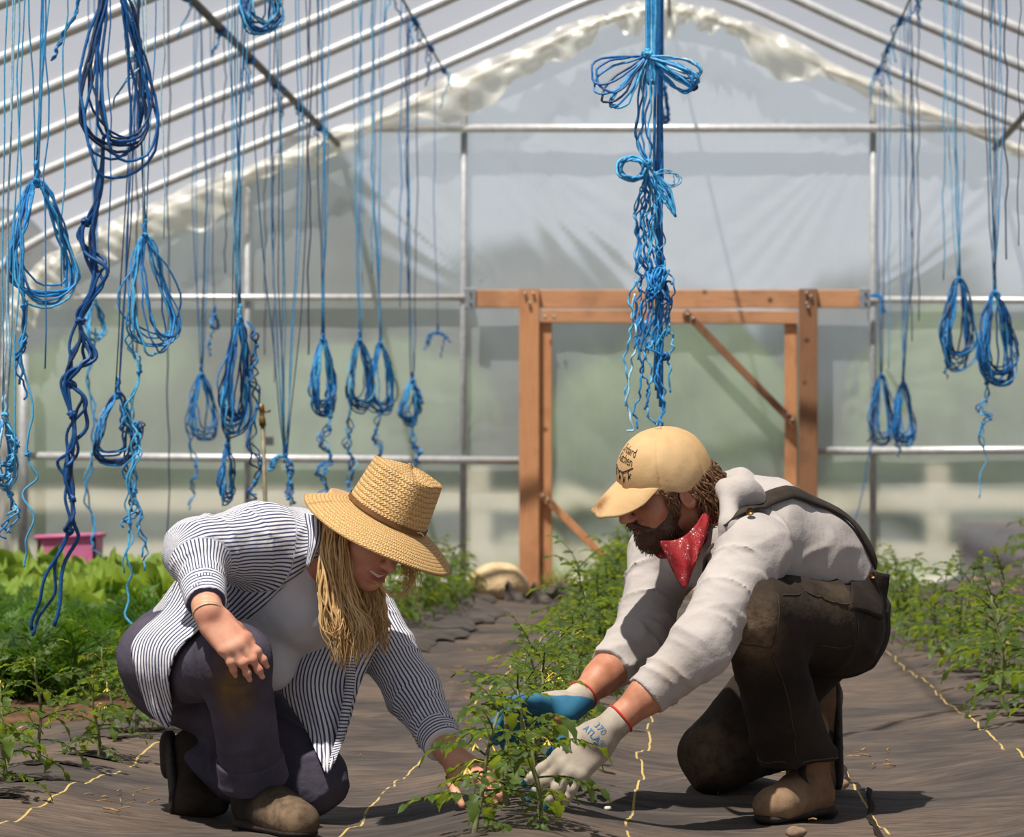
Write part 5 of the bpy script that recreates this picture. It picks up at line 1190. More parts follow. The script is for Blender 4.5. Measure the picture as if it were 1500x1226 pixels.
# open striped shirt: back and shoulders, sleeves, tail and front panel
sh = Sculpt()
for q in tcore.p[:4]:
    q2 = dict(q)
    q2['ra'] += .013; q2['rb'] += .013; sh.p.append(q2)
sh.cone(rsh+np.array((.02, 0, 0)), rel, .078, .066, .05, wr=(.0035, .045, 1))
sh.cut(W(400, 868, 7.4), (.60, -.22, -.77))
sh.cone(rsh, rel, .068, .058, .02, wr=(.004, .05, 1)); sh.cone(rel+np.array((0, 0, .004)), rel+(rwr-rel)*.80, .058, .040, .035, cutB=True, wr=(.0035, .035, 2))
sh.cone(lsh, lel, .066, .056, .03, wr=(.004, .05, 3)); sh.cone(lel, lel+(lwr-lel)*.84, .056, .043, .03, cutB=True, wr=(.004, .04, 4))
sh.ell(hp(0, -.02, -.14), (.07, .07, .045), WR, .02, 'sub')
sh.disp = lambda P: .003*wn3(P, 45, 8)+.0035*ridges(P, 48, 21, (.6, 1, 1.3))
ST = stripe_fn([(rsh+np.array((.03, 0, 0)), rel, .07, 'along'), (rel, rwr, .06, 'along'), (lsh, lel, .06, 'along'), (lel, lwr, .05, 'along'), (pel, che, .125, 'along'), (che, nkb, .10, 'along')])
sho = sh.build('striped_shirt', 'stripes', wo_t, .0045, {'stripe': ST})
def cuff(a, b, ra, rb, nm='cuff'):
    """a turned-up cuff whose stripes run round it"""
    c_ = Sculpt(); c_.cone(a, b, ra, rb, .004, cutA=True, cutB=True); a_ = np.array(a); ax = un(np.array(b)-a_)
    return c_.build(nm, 'stripes', sho, .004, {'stripe': lambda V: (V-a_)@ax})
cuff(rel+(rwr-rel)*.56, rel+(rwr-rel)*.86, .0475, .0425); cuff(lel+(lwr-lel)*.62, lel+(lwr-lel)*.87, .0475, .0435)
P_ = lambda *a: W(*a)
sheet('shirt_tail', 'stripes', sho, [[P_(262, 835, 7.50), P_(290, 840, 7.40), P_(318, 860, 7.38), P_(336, 884, 7.40)], [P_(244, 890, 7.49), P_(268, 892, 7.41), P_(288, 905, 7.39), P_(306, 918, 7.40)], [P_(198, 938, 7.52), P_(224, 935, 7.44), P_(250, 945, 7.42), P_(276, 948, 7.42)], [P_(206, 985, 7.50), P_(222, 990, 7.43), P_(240, 985, 7.42), P_(258, 988, 7.42)], [P_(216, 1036, 7.50), P_(228, 1042, 7.44), P_(240, 1040, 7.43), P_(254, 1026, 7.42)], [P_(240, 1062, 7.50), P_(244, 1065, 7.46), P_(248, 1064, 7.45), P_(250, 1056, 7.44)]], .003, ('stripe', 'u'), trc, .012, (.005, 2.2))
sheet('shirt_front', 'stripes', sho, [[P_(470, 885, 7.46), P_(500, 880, 7.42), P_(530, 890, 7.46), P_(566, 915, 7.55)], [P_(428, 945, 7.52), P_(470, 940, 7.47), P_(510, 945, 7.50), P_(548, 958, 7.58)], [P_(410, 1002, 7.56), P_(450, 1000, 7.50), P_(495, 1005, 7.53), P_(528, 1000, 7.57)], [P_(446, 1062, 7.53), P_(470, 1060, 7.50), P_(492, 1060, 7.55), P_(513, 1056, 7.57)], [P_(474, 1108, 7.54), P_(482, 1106, 7.52), P_(490, 1104, 7.56), P_(499, 1098, 7.57)], [P_(483, 1128, 7.54), P_(485, 1128, 7.53), P_(487, 1127, 7.55), P_(490, 1124, 7.56)]], .003, ('stripe', 'u'), trc, .012, (.005, 2.2))
sheet('shirt_placket', 'stripes', sho, [[P_(505, 905, 7.405), P_(512, 906, 7.40), P_(519, 907, 7.41)], [P_(508, 960, 7.455), P_(514, 960, 7.45), P_(521, 961, 7.46)], [P_(505, 1010, 7.51), P_(511, 1010, 7.505), P_(518, 1011, 7.515)], [P_(497, 1060, 7.53), P_(503, 1060, 7.525), P_(509, 1060, 7.535)], [P_(486, 1118, 7.535), P_(490, 1117, 7.53), P_(495, 1114, 7.54)]], .003, ('stripe', 'v'), trc, .018)
sheet('collar', 'stripes', sho, [[P_(446, 752, 7.40), P_(452, 790, 7.36), P_(448, 832, 7.36)], [P_(462, 756, 7.37), P_(462, 790, 7.345), P_(452, 830, 7.355)], [P_(470, 768, 7.37), P_(468, 795, 7.35), P_(455, 826, 7.357)]], .003, ('stripe', 'v'))
# boots
def dusty(c, r, am=1.): 
    return lambda V: np.clip(am*np.exp(-(((V-c)/np.array(r))**2).sum(1)), 0, 1)
heel = W(372, 1196, 7.42); toe = W(438, 1212, 7.20); g0 = gz(toe)
heel[2] = gz(heel)+.045; toe[2] = gz(toe)+.034
bt = Sculpt(); bt.cone(ran+np.array((-.006, 0, .09)), heel+np.array((.012, 0, .01)), .057, .050, .03); bt.cone(heel, toe, .044, .036, .03, flat=((0, 0, 1), .95)); bt.cone((heel+toe)/2+np.array((0, 0, .012)), toe, .046, .034, .03)
bt.cut((0, 0, min(gz(heel), gz(toe))+.012), (0, 0, -1))
b0 = bt.build('boot', 'boot_w', wo_t, .004, {'dirt': dusty(toe+np.array((-.03, 0, .0)), (.09, .12, .07), 1.)})
so = Sculpt(); zb = min(gz(heel), gz(toe)); h2, t2 = heel.copy(), toe.copy(); h2[2] = t2[2] = zb+.012
so.cone(h2, t2, .047, .040, .01, flat=((0, 0, 1), .34)); so.build('sole', 'rubber', b0, .004)
lh = W(278, 1105, 7.78); lt = W(282, 1186, 7.66); lt[2] = gz(lt)+.035
bt = Sculpt(); bt.cone(lan+np.array((.05, 0, .01)), lh+np.array((.02, 0, .01)), .058, .050, .03); bt.cone(lh, lt, .047, .042, .03); bt.cone(lt+np.array((-.008, 0, -.005)), lt+np.array((.055, 0, -.012)), .038, .024, .03)
b1_ = bt.build('boot', 'boot_w', wo_t, .004, {'dirt': lambda V: V[:, 0]*0+.12})
so = Sculpt(); so.cone(lh+np.array((-.042, 0, .012)), lt+np.array((-.038, 0, 0)), .040, .040, .01, flat=((1, 0, -.08), .3)); so.cone(lh+np.array((-.052, 0, .018)), lh+np.array((-.050, 0, -.02)), .034, .034, .006, flat=((1, 0, 0), .42)); so.build('sole', 'rubber', b1_, .004)
# hair
m_ = MB(); tn = []; r = random.Random(31)
sk = Sculpt(); sk.ell(hp(0, -.022, .028), (.082, .094, .088), WR, .02); sk.ell(hp(0, -.06, -.04), (.066, .05, .085), WR, .04)
sk.ell(hp(0, .075, -.055), (.060, .085, .105), WR, .02, 'sub'); sk.cut(W(562, 765, 7.36), (.46, -.13, .87)); sk.disp = lambda P: .003*wn3(P, 90, 2)
V, Q = sk.mesh(.005); m_.add(V, Q.tolist()); tn += [.35]*len(V)
for k in range(420):          # the long mass falling before the near shoulder
    u_ = r.random(); v_ = r.random(); sd_ = r.gauss(0, 4); q = math.floor(u_*9)/9+.05; u2 = .55*u_+.45*q
    st = P_(462+46*u_, 738+36*u_+r.uniform(-8, 8), 7.41+.05*v_-.10*u_)
    m1 = P_(470+36*u2+sd_+5*math.sin(q*40), 815+r.uniform(-8, 8), 7.35+.06*v_-.04*u_); m2 = P_(476+44*u2+sd_*1.2-6*math.sin(q*40+1), 872+r.uniform(-8, 8), 7.33+.06*v_)
    m3 = P_(480+58*u2+sd_+5*math.sin(q*40+2), 915+r.uniform(-8, 8), 7.325+.05*v_)
    en = P_(490+50*u2**1.2+r.gauss(0, 6), r.uniform(930, 985)-15*abs(u_-.5), 7.33+.05*v_)
    lock(m_, tn, [st, m1, m2, m3, en], r.uniform(.0012, .0030), k, min(1, max(0, r.gauss(.42+.3*math.sin(q*23), .2))), .0035, 1.3)
for k in range(190):          # from behind the head, under the chin
    u_ = r.random(); st = P_(500+22*u_, 800+r.uniform(-10, 10), 7.46+.03*r.random()); m1 = P_(518+40*u_, 866+r.uniform(-6, 6), 7.44); m2 = P_(514+52*u_+r.gauss(0, 3), 905, 7.42); en = P_(512+58*u_+r.gauss(0, 4), r.uniform(915, 965), 7.41)
    lock(m_, tn, [st, m1, m2, en], r.uniform(.0015, .0032), 1300+k, min(1, max(0, r.gauss(.3, .2))), .003, 1.4)
for k in range(46):           # wisps on the far side of the face
    u_ = r.random(); st = P_(580+22*u_, 796+12*u_, 7.45); m1 = P_(590+24*u_, 832+r.uniform(-6, 6), 7.43); en = P_(592+24*u_-16*r.random(), r.uniform(850, 886), 7.42)
    lock(m_, tn, [st, m1, en], r.uniform(.0007, .0016), 2500+k, min(1, max(0, r.gauss(.75, .15))), .004, 1.3)
for k in range(16):
    u_ = r.random(); lock(m_, tn, [P_(546+8*u_, 850+9*u_, 7.33), P_(570+16*u_, 864+16*u_, 7.34), P_(596+12*u_, 868-20*u_, 7.38), P_(600+14*u_, 842-12*u_, 7.42)], .0005, 2600+k, .8, .002, 1)
for k in range(60):           # tuft at the nape
    u_ = r.random(); lock(m_, tn, [P_(478, 752+12*u_, 7.45), P_(460+6*u_, 756+12*u_, 7.44), P_(446+8*u_, 752+20*u_, 7.44)], r.uniform(.0008, .002), 2700+k, r.uniform(.4, .9), .004, 1.5)
m_.attrs('tone', tn); m_.build('hair', 'blond', wo_t)
# straw hat
HU = un((.46, -.13, .87)); HC = W(566, 757, 7.36); HS = un(np.cross((.35, -.9, -.55), HU)); HF = np.cross(HU, HS)
prof = []
for t in np.linspace(0, 1, 15): prof.append((.086+.087*(1-t), -.044*(1-t)**1.15+.004*math.sin((1-t)*3), 0))            # brim, outer edge first
for t in np.linspace(0.06, 1, 18): prof.append((.0865-.010*t, .108*t, 1))                                        # side of the crown
for t in np.linspace(.1, 1, 10): prof.append((.0765*(1-t)+.0005, .108+.012*math.sin(t*1.57)-.0*t, 2))             # top
m_ = MB(); G = []; wu = []; wv = []; na = 120
for i, (rr_, h, z) in enumerate(prof):
    row = []
    for k in range(na):
        a = 2*math.pi*k/na; ca, sa = math.cos(a), math.sin(a); R_ = rr_; H_ = h
        if z == 0:
            q = (rr_-.086)/.087; H_ += .004*q*q*(math.cos(2*a))*1.0-.004*math.sin(3*a)*q; R_ *= 1+.02*math.sin(2*a+.5)*q
        if z >= 1:
            up = min(1, h/.108); pinch = math.exp(-((sa-.55)/.35)**2)*max(0, ca*0+1)*.0; R_ *= 1+.05*abs(sa)*(1)
            fr = max(0, math.sin(a)); R_ -= .012*up**2*math.exp(-((abs(ca)-.62)/.25)**2)*(fr > .2)
            H_ -= .016*up**3*(1-.5*abs(sa))*(z == 2)*math.exp(-(ca/.45)**2)+.010*up**3*max(0, -sa)*(z >= 1)
        p = HC+HS*(R_*ca)+HF*(R_*sa)+HU*H_; row.append(p)
        wu.append(a*max(rr_, .03)/.0075 if z != 0 else a*.14/.0055); wv.append((h/.0105 if z == 1 else (rr_/.0075 if z == 0 else 10+(.0765-rr_)/.0105)))
    G.append(row)
m_.grid(G, True); m_.attrs('wu', wu); m_.attrs('wv', wv)
hat = m_.build('straw_hat', 'straw_weave', wo_t); md = hat.modifiers.new('thickness', 'SOLIDIFY'); md.thickness = .003; md.offset = -1
m_ = MB(); m_.grid([[HC+HS*((.0885-.001*t)*(1+.05*abs(math.sin(a)))*math.cos(a))+HF*((.0885-.001*t)*(1+.05*abs(math.sin(a)))*math.sin(a))+HU*(.004+.010*t) for a in np.arange(80)*2*math.pi/80] for t in np.linspace(0, 1, 4)], True)
m_.build('hat_band', 'hat_band', hat)
m_ = MB(); c0 = HC-HF*0+HS*(-.035)+HF*(-.083 if HF[1] > 0 else .083)+HU*.010; m_.tube([c0, c0-HS*.012+HU*.002, c0-HS*.02-HU*.002], .0018, 5); m_.build('band_tie', 'cord', hat)

# ------------------------------------------------------------------ the man in the khaki cap
mn = thing('person', 'crouching bearded man in khaki cap, red bandana, dark overalls and work gloves', 'person', (.25, 7.7, float(ground_z(.25, 7.7))))
mpel = W(1222, 900, 7.86); mwst = W(1190, 838, 7.80); mche = W(1098, 790, 7.66); mnkb = W(1036, 752, 7.62)
mls = W(1100, 812, 7.46); mrs = W(972, 812, 7.82); mle = W(1026, 950, 7.32); mlw = W(893, 1066, 7.26); mre = W(938, 938, 7.68); mrw = W(842, 1030, 7.50)
mlh = W(1212, 912, 7.72); mlk = W(1106, 900, 7.42); mla = W(1168, 1118, 7.60); mrh = W(1226, 905, 8.02); mrk = W(1050, 1105, 8.02); mra = W(1185, 1075, 8.15)
MC = W(974, 712, 7.55); MR = head_frame((-.85, -.40, -.35), (-.25, -.25, .93))
s = Sculpt(); mp = add_head(s, MC, MR, 0.0)
s.cone(mp(0, -.03, -.045), mnkb, .060, .066, .03)
s.chain([mnkb, mche, mwst, mpel], [.08, .10, .095, .10], .04); s.cone(mls, mrs, .05, .05, .04)
s.chain([mls, mle, mlw], [.045, .042, .0285], .02); s.chain([mrs, mre, mrw], [.045, .042, .0285], .02)
s.chain([mlh, mlk, mla+un(mlk-mla)*.03], [.08, .055, .03], .03); s.chain([mrh, mrk, mra], [.08, .06, .042], .03)
s.cone(mle+(mlw-mle)*.25, mle+(mlw-mle)*.6, .041, .037, .02); s.cone(mre+(mrw-mre)*.25, mre+(mrw-mre)*.6, .041, .037, .02)
hl = Sculpt(); GL_ = dict(curl=(.30, .28, .30, .34), spread=1.25, fat=1.16)
s.cone(mlw, mlw+un(mlw-mle)*.05, .027, .02, .01); s.cone(mrw, mrw+un(mrw-mre)*.05, .027, .02, .01)
s.build('body', 'skin_m', mn, .003, {'lip': face_tone(MC, MR)})
for sg in (-1, 1):
    m_ = MB(); m_.lathe([(.0118*math.sin(t), -.0118*math.cos(t)) for t in np.linspace(0, math.pi, 9)], mp(sg*.031, .071, -.004), MR[1], 12); ey = m_.build('eye', 'eye_white', mn)
    m_ = MB(); m_.lathe([(0, .0004), (.0055, 0)], mp(sg*.031, .0828, -.006), MR[1], 10); m_.build('iris', 'iris', ey)
# beard, moustache, brows
bd = Sculpt(); bd.ell(mp(0, .034, -.078), (.053, .052, .040), MR, .02); bd.ell(mp(0, .070, -.100), (.027, .026, .026), MR, .03)
for sg in (-1, 1): bd.cone(mp(sg*.050, .040, -.070), mp(sg*.064, .006, -.010), .018, .009, .02); bd.cone(mp(0, .098, -.050), mp(sg*.030, .080, -.068), .0085, .007, .01)
bd.ell(mp(0, .100, -.0645), (.017, .012, .0045), MR, .006, 'sub'); bd.disp = lambda P: .0028*wn3(P, 260, 4)+.002*wn3(P, 120, 5)
bd.build('beard', 'beard', mn, .003, {'tone': lambda V: .5+.5*wn3(V, 200, 9)})
m_ = MB(); tn = []; r = random.Random(41)
bV, bQ = bd.mesh(.004)
for k in range(900):
    p_ = bV[r.randrange(len(bV))]; q_ = (p_-MC)@MR.T
    if q_[1] < -.01: continue
    out_ = un((p_-mp(0, .02, q_[2]))); d_ = (out_*.35-MR[2]*.8+MR[1]*.15)*r.uniform(.007, .014)
    lock(m_, tn, [p_-d_*.3, p_+d_*.3, p_+d_*.8], .0007, 3000+k, min(1, max(0, r.gauss(.6, .3))), .0006, 1)
for k in range(120):        # beard hairs
    a = r.uniform(-1, 1); z = r.uniform(0, 1); b_ = mp(.050*a*(1-.25*z), .040+.048*(1-a*a)+.004, -.062-.045*z); d = mp(.050*a*1.06, .046+.05*(1-a*a), -.074-.045*z)-b_
    lock(m_, tn, [b_, b_+d*.5, b_+d*.85], .0011, k, r.uniform(.2, 1), .001, 1)
m_.attrs('tone', tn); m_.build('beard_hair', 'beard', mn)
for sg in (-1, 1):
    m_ = MB(); tn = []
    for k in range(14): x = sg*(.014+.034*k/14); b_ = mp(x, .092-6*max(0, abs(x)-.02)**2*9, .012); lock(m_, tn, [b_, b_+mp(sg*.006, .002, .003)-mp(0, 0, 0), b_+mp(sg*.012, 0, .001)-mp(0, 0, 0)], .0018, 900+k, .3, .0005, 1)
    m_.attrs('tone', tn); m_.build('eyebrow', 'beard', mn)
# hair below the cap
m_ = MB(); tn = []
sk = Sculpt(); sk.ell(mp(0, -.045, -.005), (.079, .070, .072), MR, .02); sk.ell(mp(0, -.065, -.055), (.062, .035, .05), MR, .03); sk.disp = lambda P: .003*wn3(P, 100, 3)
V, Q = sk.mesh(.005); m_.add(V, Q.tolist()); tn += [.3]*len(V)
near_s = -1 if (mp(-1, 0, 0)-MC)[1] < 0 else 1
for k in range(330):
    a = r.uniform(-2.7, .5); ca, sa = math.cos(a), math.sin(a)         # round the back of the head, near side first
    x, y = near_s*.078*abs(math.cos(a)) if a > -1.57 else near_s*.078*math.cos(a), -.035+.082*math.sin(a)
    if y > -.012: y = -.03-r.random()*.05
    st = mp(x, y, .005+r.uniform(-.015, .015)); 
    m1 = mp(x*1.12, y-.012+r.uniform(-.006, .006), -.032+r.uniform(-.01, .01)); en = mp(x*1.05+r.uniform(-.012, .012), y-.016+r.uniform(-.020, .012), -.072-r.random()*.035)
    e2 = en+np.array((r.uniform(-.008, .022), r.uniform(-.01, .01), r.uniform(-.004, .012)))
    lock(m_, tn, [st, m1, en, e2], r.uniform(.001, .0028), k, min(1, max(0, r.gauss(.5, .25))), .005, 1.8)
for k in range(40):        # sideburn and strands before the ear
    st = mp(near_s*.073, .030+r.uniform(-.02, .02), .022); lock(m_, tn, [st, mp(near_s*.077, .028+r.uniform(-.012, .012), -.008), mp(near_s*.074, .022+r.uniform(-.008, .010), -.038-r.random()*.02)], r.uniform(.0015, .003), 400+k, r.uniform(.2, .8), .003, 1.5)
for k in range(10): lock(m_, tn, [P_(1030, 690, 7.6), P_(1040+r.uniform(-4, 4), 684, 7.6), P_(1046+r.uniform(-6, 6), 674+r.uniform(-4, 12), 7.6)], .0012, 800+k, .6, .003, 1.4)
m_.attrs('tone', tn); m_.build('hair', 'brown_hair', mn)
# cap
CU = un((-.13, -.27, .95)); CFd = un(np.array((-.86, -.40, -.30))-CU*np.dot((-.86, -.40, -.30), CU)); CS = np.cross(CFd, CU); CC = mp(0, -.004, .030)
def cap_pt(a, t, off=0.0):
    """a round the head from the front, t from rim 0 to top 1"""
    ph = t*math.pi/2; seam = .0026*math.exp(-((((a/(math.pi/3)+.5) % 1)-.5)/.035)**2)*(1-t)
    hx, hy, hz = .088, .103, .094; c_ = math.cos(ph)**.82; sq = math.sin(ph)
    return CC+CFd*((hy+off-seam)*c_*math.cos(a)-.004)+CS*((hx+off-seam)*c_*math.sin(a))+CU*((hz+off)*sq+(.002*math.sin(5*a+3*t)+.0016*math.sin(9*a-7*t)+.0012*math.sin(13*a+11*t))*c_*(1-t)-.012*(1-t)*(.5-.5*math.cos(a)))
m_ = MB(); m_.grid([[cap_pt(a, t) for a in np.arange(288)*2*math.pi/288] for t in np.linspace(-.12, .995, 36)], True)
capd = lambda V: np.clip(.9*np.exp(-(((V-(CC+CFd*.12+CU*.0))/np.array((.05, .05, .02)))**2).sum(1)), 0, 1)*.6
m_.attrs('dirt', list(capd(np.array(m_.v)))); cap = m_.build('baseball_cap', 'khaki', mn); md = cap.modifiers.new('thickness', 'SOLIDIFY'); md.thickness = .0025; md.offset = -1
m_ = MB(); G = []
for i, t in enumerate(np.linspace(0, 1, 16)):
    row = []
    for v in np.linspace(-1, 1, 31):
        a = v*1.02; base = cap_pt(a, .0, .001); e = math.sqrt(max(0, 1-(abs(v))**2.6)); ln = .072*t*e
        row.append(base+CFd*(ln*1.0)+CS*(.006*t*math.sin(a)*e)-CU*(.006+ln*.46+.020*v*v*t*e-.006*(1-t)*0+.012*t*t*e))
    G.append(row)
m_.grid(G); m_.attrs('dirt', [float(np.clip(.9*math.exp(-((np.linalg.norm(np.array(p)-(CC+CFd*.150-CU*.035+CS*.012)))/.022)**2)+.35*math.exp(-((np.linalg.norm(np.array(p)-(CC+CFd*.172-CU*.05)))/.03)**2), 0, 1)) for p in m_.v])
br = m_.build('brim', 'khaki', cap); md = br.modifiers.new('thickness', 'SOLIDIFY'); md.thickness = .004; md.offset = 0
m_ = MB(); m_.lathe([(0, .006), (.005, .005), (.0075, .002), (.0075, -.001)], CC+CU*.0945-CFd*.004, CU, 14); m_.build('top_button', 'khaki', cap)
for k in range(6):
    a = (k+.5)*math.pi/3; m_ = MB(); p = cap_pt(a, .62, .0006); n_ = un(p-CC); e = un(np.cross(n_, CU)); g = np.cross(n_, e); m_.tube([p+.0032*(math.cos(q)*e+math.sin(q)*g) for q in np.arange(0, 6.28, .6)], .0009, 5, True); m_.build('eyelet', 'khaki', cap)
m_ = MB()
for k in range(6):
    for da in (-.07, .07): m_.tube([cap_pt(k*math.pi/3+da*(1.3-t), t, .0008) for t in np.linspace(0, .96, 24)], .0007, 4)
m_.tube([cap_pt(a, .10, .0008) for a in np.linspace(-3.1, 3.1, 60)], .0007, 4); MAT['cap_thread'] = plain('cap_seam_thread', srgb(178, 146, 104), None, 60, .85, 0, 0); m_.build('seam_stitching', 'cap_thread', cap)
def text_pts(body_, size):
    cu = bpy.data.curves.new('lettering', 'FONT'); cu.body = body_; cu.size = size; cu.align_x = 'CENTER'; cu.resolution_u = 3; cu.extrude = 0
    o = bpy.data.objects.new('lettering', cu); COL.objects.link(o); dg = bpy.context.evaluated_depsgraph_get(); me = bpy.data.meshes.new_from_object(o.evaluated_get(dg))
    vs = [tuple(v.co) for v in me.vertices]; fs = [tuple(p.vertices) for p in me.polygons]; bpy.data.objects.remove(o); return vs, fs
EMB = near_s
def emb(x, y):     # flat embroidery coordinates to the front of the cap
    sgn = 1 if np.dot(CS, (1, 0, 0))*1 > 0 else -1
    return cap_pt(ea0+sgn_a*x/.098, .30+y/.115, .0034)
sgn_a = 1 if (cap_pt(.3, .3)-cap_pt(0, .3))[1] < 0 else -1      # towards the camera is to the right of the writing
ea0 = .02*sgn_a
m_ = MB()
for body_, y, x in (('Orchard', .017, .006), ('Kitchen', .001, .006)):
    vs, fs = text_pts(body_, .0212); m_.add([emb(v[0]+x, v[1]+y-.10*(v[0]+x)) for v in vs], fs)
m_.tube([emb(x, -.008-.006*math.sin((x+.03)*52)) for x in np.linspace(-.03, .042, 30)], .0011, 5)
for x in (-.024, -.006, .012, .030):
    y0 = -.008-.006*math.sin((x+.03)*52); m_.tube([emb(x, y0), emb(x-.002, y0-.006), emb(x+.002, y0-.010)], .0008, 5)
    for q in (0, 1, 2): a = -1.6+q*.8; m_.add([emb(x, y0-.008), emb(x+.006*math.cos(a)-.002, y0-.008+.006*math.sin(a)), emb(x+.009*math.cos(a), y0-.008+.009*math.sin(a)), emb(x+.006*math.cos(a)+.002, y0-.008+.006*math.sin(a)+.002)], [(0, 1, 2, 3)])
m_.build('embroidery', 'stitch', cap, smooth=False)
# grey shirt with hood
sh = Sculpt(); sh.chain([mpel+np.array((-.01, 0, .03)), mwst, mche, mnkb], [.108, .122, .132, .085], .05); sh.cone(mls+np.array((.01, .03, .01)), mrs, .075, .07, .05)
sh.ell(W(1165, 806, 7.74), (.12, .13, .10), None, .05)
sh.cone(mls, mle, .076, .062, .04, wr=(.004, .045, 1)); sh.cone(mle, mle+(mlw-mle)*.60, .060, .049, .03, cutB=True, wr=(.004, .04, 2))
sh.cone(mrs, mre, .074, .060, .04, wr=(.005, .04, 3)); sh.cone(mre, mre+(mrw-mre)*.46, .060, .050, .03, cutB=True, wr=(.004, .04, 4))
score = Sculpt(); score.p = list(sh.p)
sh.ell(mp(0, -.01, -.115), (.066, .066, .05), MR, .02, 'sub')
sh.disp = lambda P: .003*wn3(P, 40, 6)+.001*wn3(P, 90, 2)+.0055*ridges(P, 36, 33, (1.0, 1, .9))
sdirt = lambda V: np.clip(.5*np.exp(-(((V-W(985, 990, 7.25))/.05)**2).sum(1))+.4*np.exp(-(((V-W(900, 985, 7.5))/.04)**2).sum(1)), 0, 1)
msh = sh.build('grey_shirt', 'henley', mn, .0045, {'dirt': sdirt})
hd_ = Sculpt(); hd_.chain([W(1062, 704, 7.64), W(1084, 706, 7.64), W(1106, 726, 7.63)], [.016, .026, .020], .03); hd_.chain([W(1060, 716, 7.52), W(1084, 720, 7.51), W(1108, 732, 7.54)], [.018, .026, .018], .03)
hd_.chain([W(1066, 724, 7.50), W(1070, 770, 7.45), W(1050, 815, 7.46)], [.020, .020, .012], .02); hd_.chain([W(1050, 712, 7.72), W(1084, 720, 7.75), W(1108, 730, 7.68)], [.02, .026, .02], .03)
hd_.ell(W(1084, 724, 7.59), (.046, .085, .034), None, .035); hd_.disp = lambda P: .004*wn3(P, 60, 12)+.006*ridges(P, 34, 14); hd_.build('hood', 'henley', msh, .004, {'dirt': lambda V: V[:, 0]*0})
tr2 = lambda a, b, q: a+(b-a)*q
# a torn hole on the far cuff
m_ = MB(); c = W(920, 970, 7.59); m_.grid([[c+np.array((x*.009*(1-.7*abs(v)), -.004, v*.013-.004*x)) for x in np.linspace(-1, 1, 5)] for v in np.linspace(-1, 1, 6)]); m_.build('torn_hole', 'skin_m', msh)
# overalls
ov = Sculpt(); ov.ell(mpel+np.array((0, 0, -.018)), (.112, .14, .110), None, .05); ov.cone(mpel+np.array((.01, 0, -.03)), mpel+np.array((.010, 0, .020)), .112, .108, .03, cutB=(-.45, 0, .9))
ov.cone(mlh+np.array((.015, 0, -.012)), mlk, .108, .082, .05, wr=(.003, .09, 1)); ov.cone(mlk, mla, .079, .079, .03, cutB=(.1, 0, -1), wr=(.006, .13, 2))
ov.cone(mrh, mrk, .108, .080, .05, wr=(.003, .10, 3)); ov.cone(mrk, mra, .078, .066, .03, wr=(.003, .06, 4))
ov.disp = lambda P: .0035*wn3(P*np.array((1.3, 1, .8)), 36, 11)+.010*ridges(P, 26, 41, (1.2, 1, .8))
def m_dirt(V): return np.clip(1.1*np.exp(-(((V-W(1108, 930, 7.34))/np.array((.045, .09, .065)))**2).sum(1))+.95*np.exp(-(((V-W(1042, 1105, 7.95))/np.array((.06, .1, .075)))**2).sum(1))+.35*np.exp(-(((V-W(1190, 880, 7.6))/np.array((.12, .15, .04)))**2).sum(1)), 0, 1)
ovf = Sculpt(); ovf.p = list(ov.p)
ovo = ov.build('overalls', 'overalls', mn, .005, {'dirt': m_dirt})
def project(P, S_, off):
    P = np.array(P, float)
    for _ in range(6):
        d = S_.ev(P)-off; e = 1e-3; g = np.stack([(S_.ev(P+e*np.eye(3)[i])-S_.ev(P-e*np.eye(3)[i]))/(2*e) for i in range(3)], -1)
        g /= np.linalg.norm(g, axis=-1)[..., None]+1e-9; P = P-g*d[..., None]
    return P
def ribbon(name, path, w, S_, mat, parent, off=.006, thick=.004, vdir=(0, 1, 0)):
    c = project(smooth_path(path, 8), S_, off); T = np.gradient(c, axis=0); rows = []
    for i in range(len(c)):
        e = 1e-3; g = np.array([S_.ev(c[i]+e*v)-S_.ev(c[i]-e*v) for v in np.eye(3)]); sd_ = un(np.cross(T[i], g)); rows.append([c[i]+sd_*w*q for q in (-.5, -.17, .17, .5)])
    m_ = MB(); R_ = np.array(rows); R_ = project(R_.reshape(-1, 3), S_, off).reshape(R_.shape); m_.grid(R_); m_.attrs('dirt', [0]*len(m_.v)); o = m_.build(name, mat, parent); md = o.modifiers.new('thickness', 'SOLIDIFY'); md.thickness = thick; md.offset = 0; return o
ribbon('shoulder_strap', [W(1058, 770, 7.44), W(1092, 738, 7.46), W(1126, 728, 7.54), W(1165, 742, 7.64), W(1210, 788, 7.74), W(1250, 832, 7.78)], .036, score, 'strap', ovo, .010)
ribbon('bib_strap', [W(1040, 800, 7.42), W(1022, 850, 7.50), W(1018, 900, 7.60)], .035, score, 'strap', ovo, .008)
sc_ = W(1098, 740, 7.42); m_ = MB(); m_.lathe([(0, -.004), (.008, -.003), (.009, 0), (.008, .003)], project(np.array([sc_]), score, .014)[0], (0, -1, .4), 12); m_.build('strap_buckle', 'brass', ovo)
sheet('waist_flap', 'overalls', ovo, [[W(1246, 836, 7.74), W(1274, 836, 7.74), W(1302, 842, 7.78)], [W(1244, 862, 7.715), W(1272, 866, 7.72), W(1298, 872, 7.78)], [W(1240, 890, 7.705), W(1266, 895, 7.715), W(1288, 905, 7.77)]], .006, None, ovf, .004)
m_ = MB(); m_.lathe([(0, -.003), (.007, -.002), (.008, .001), (.007, .003)], W(1278, 843, 7.73), (0, -1, .2), 12); m_.build('waist_button', 'brass', ovo)
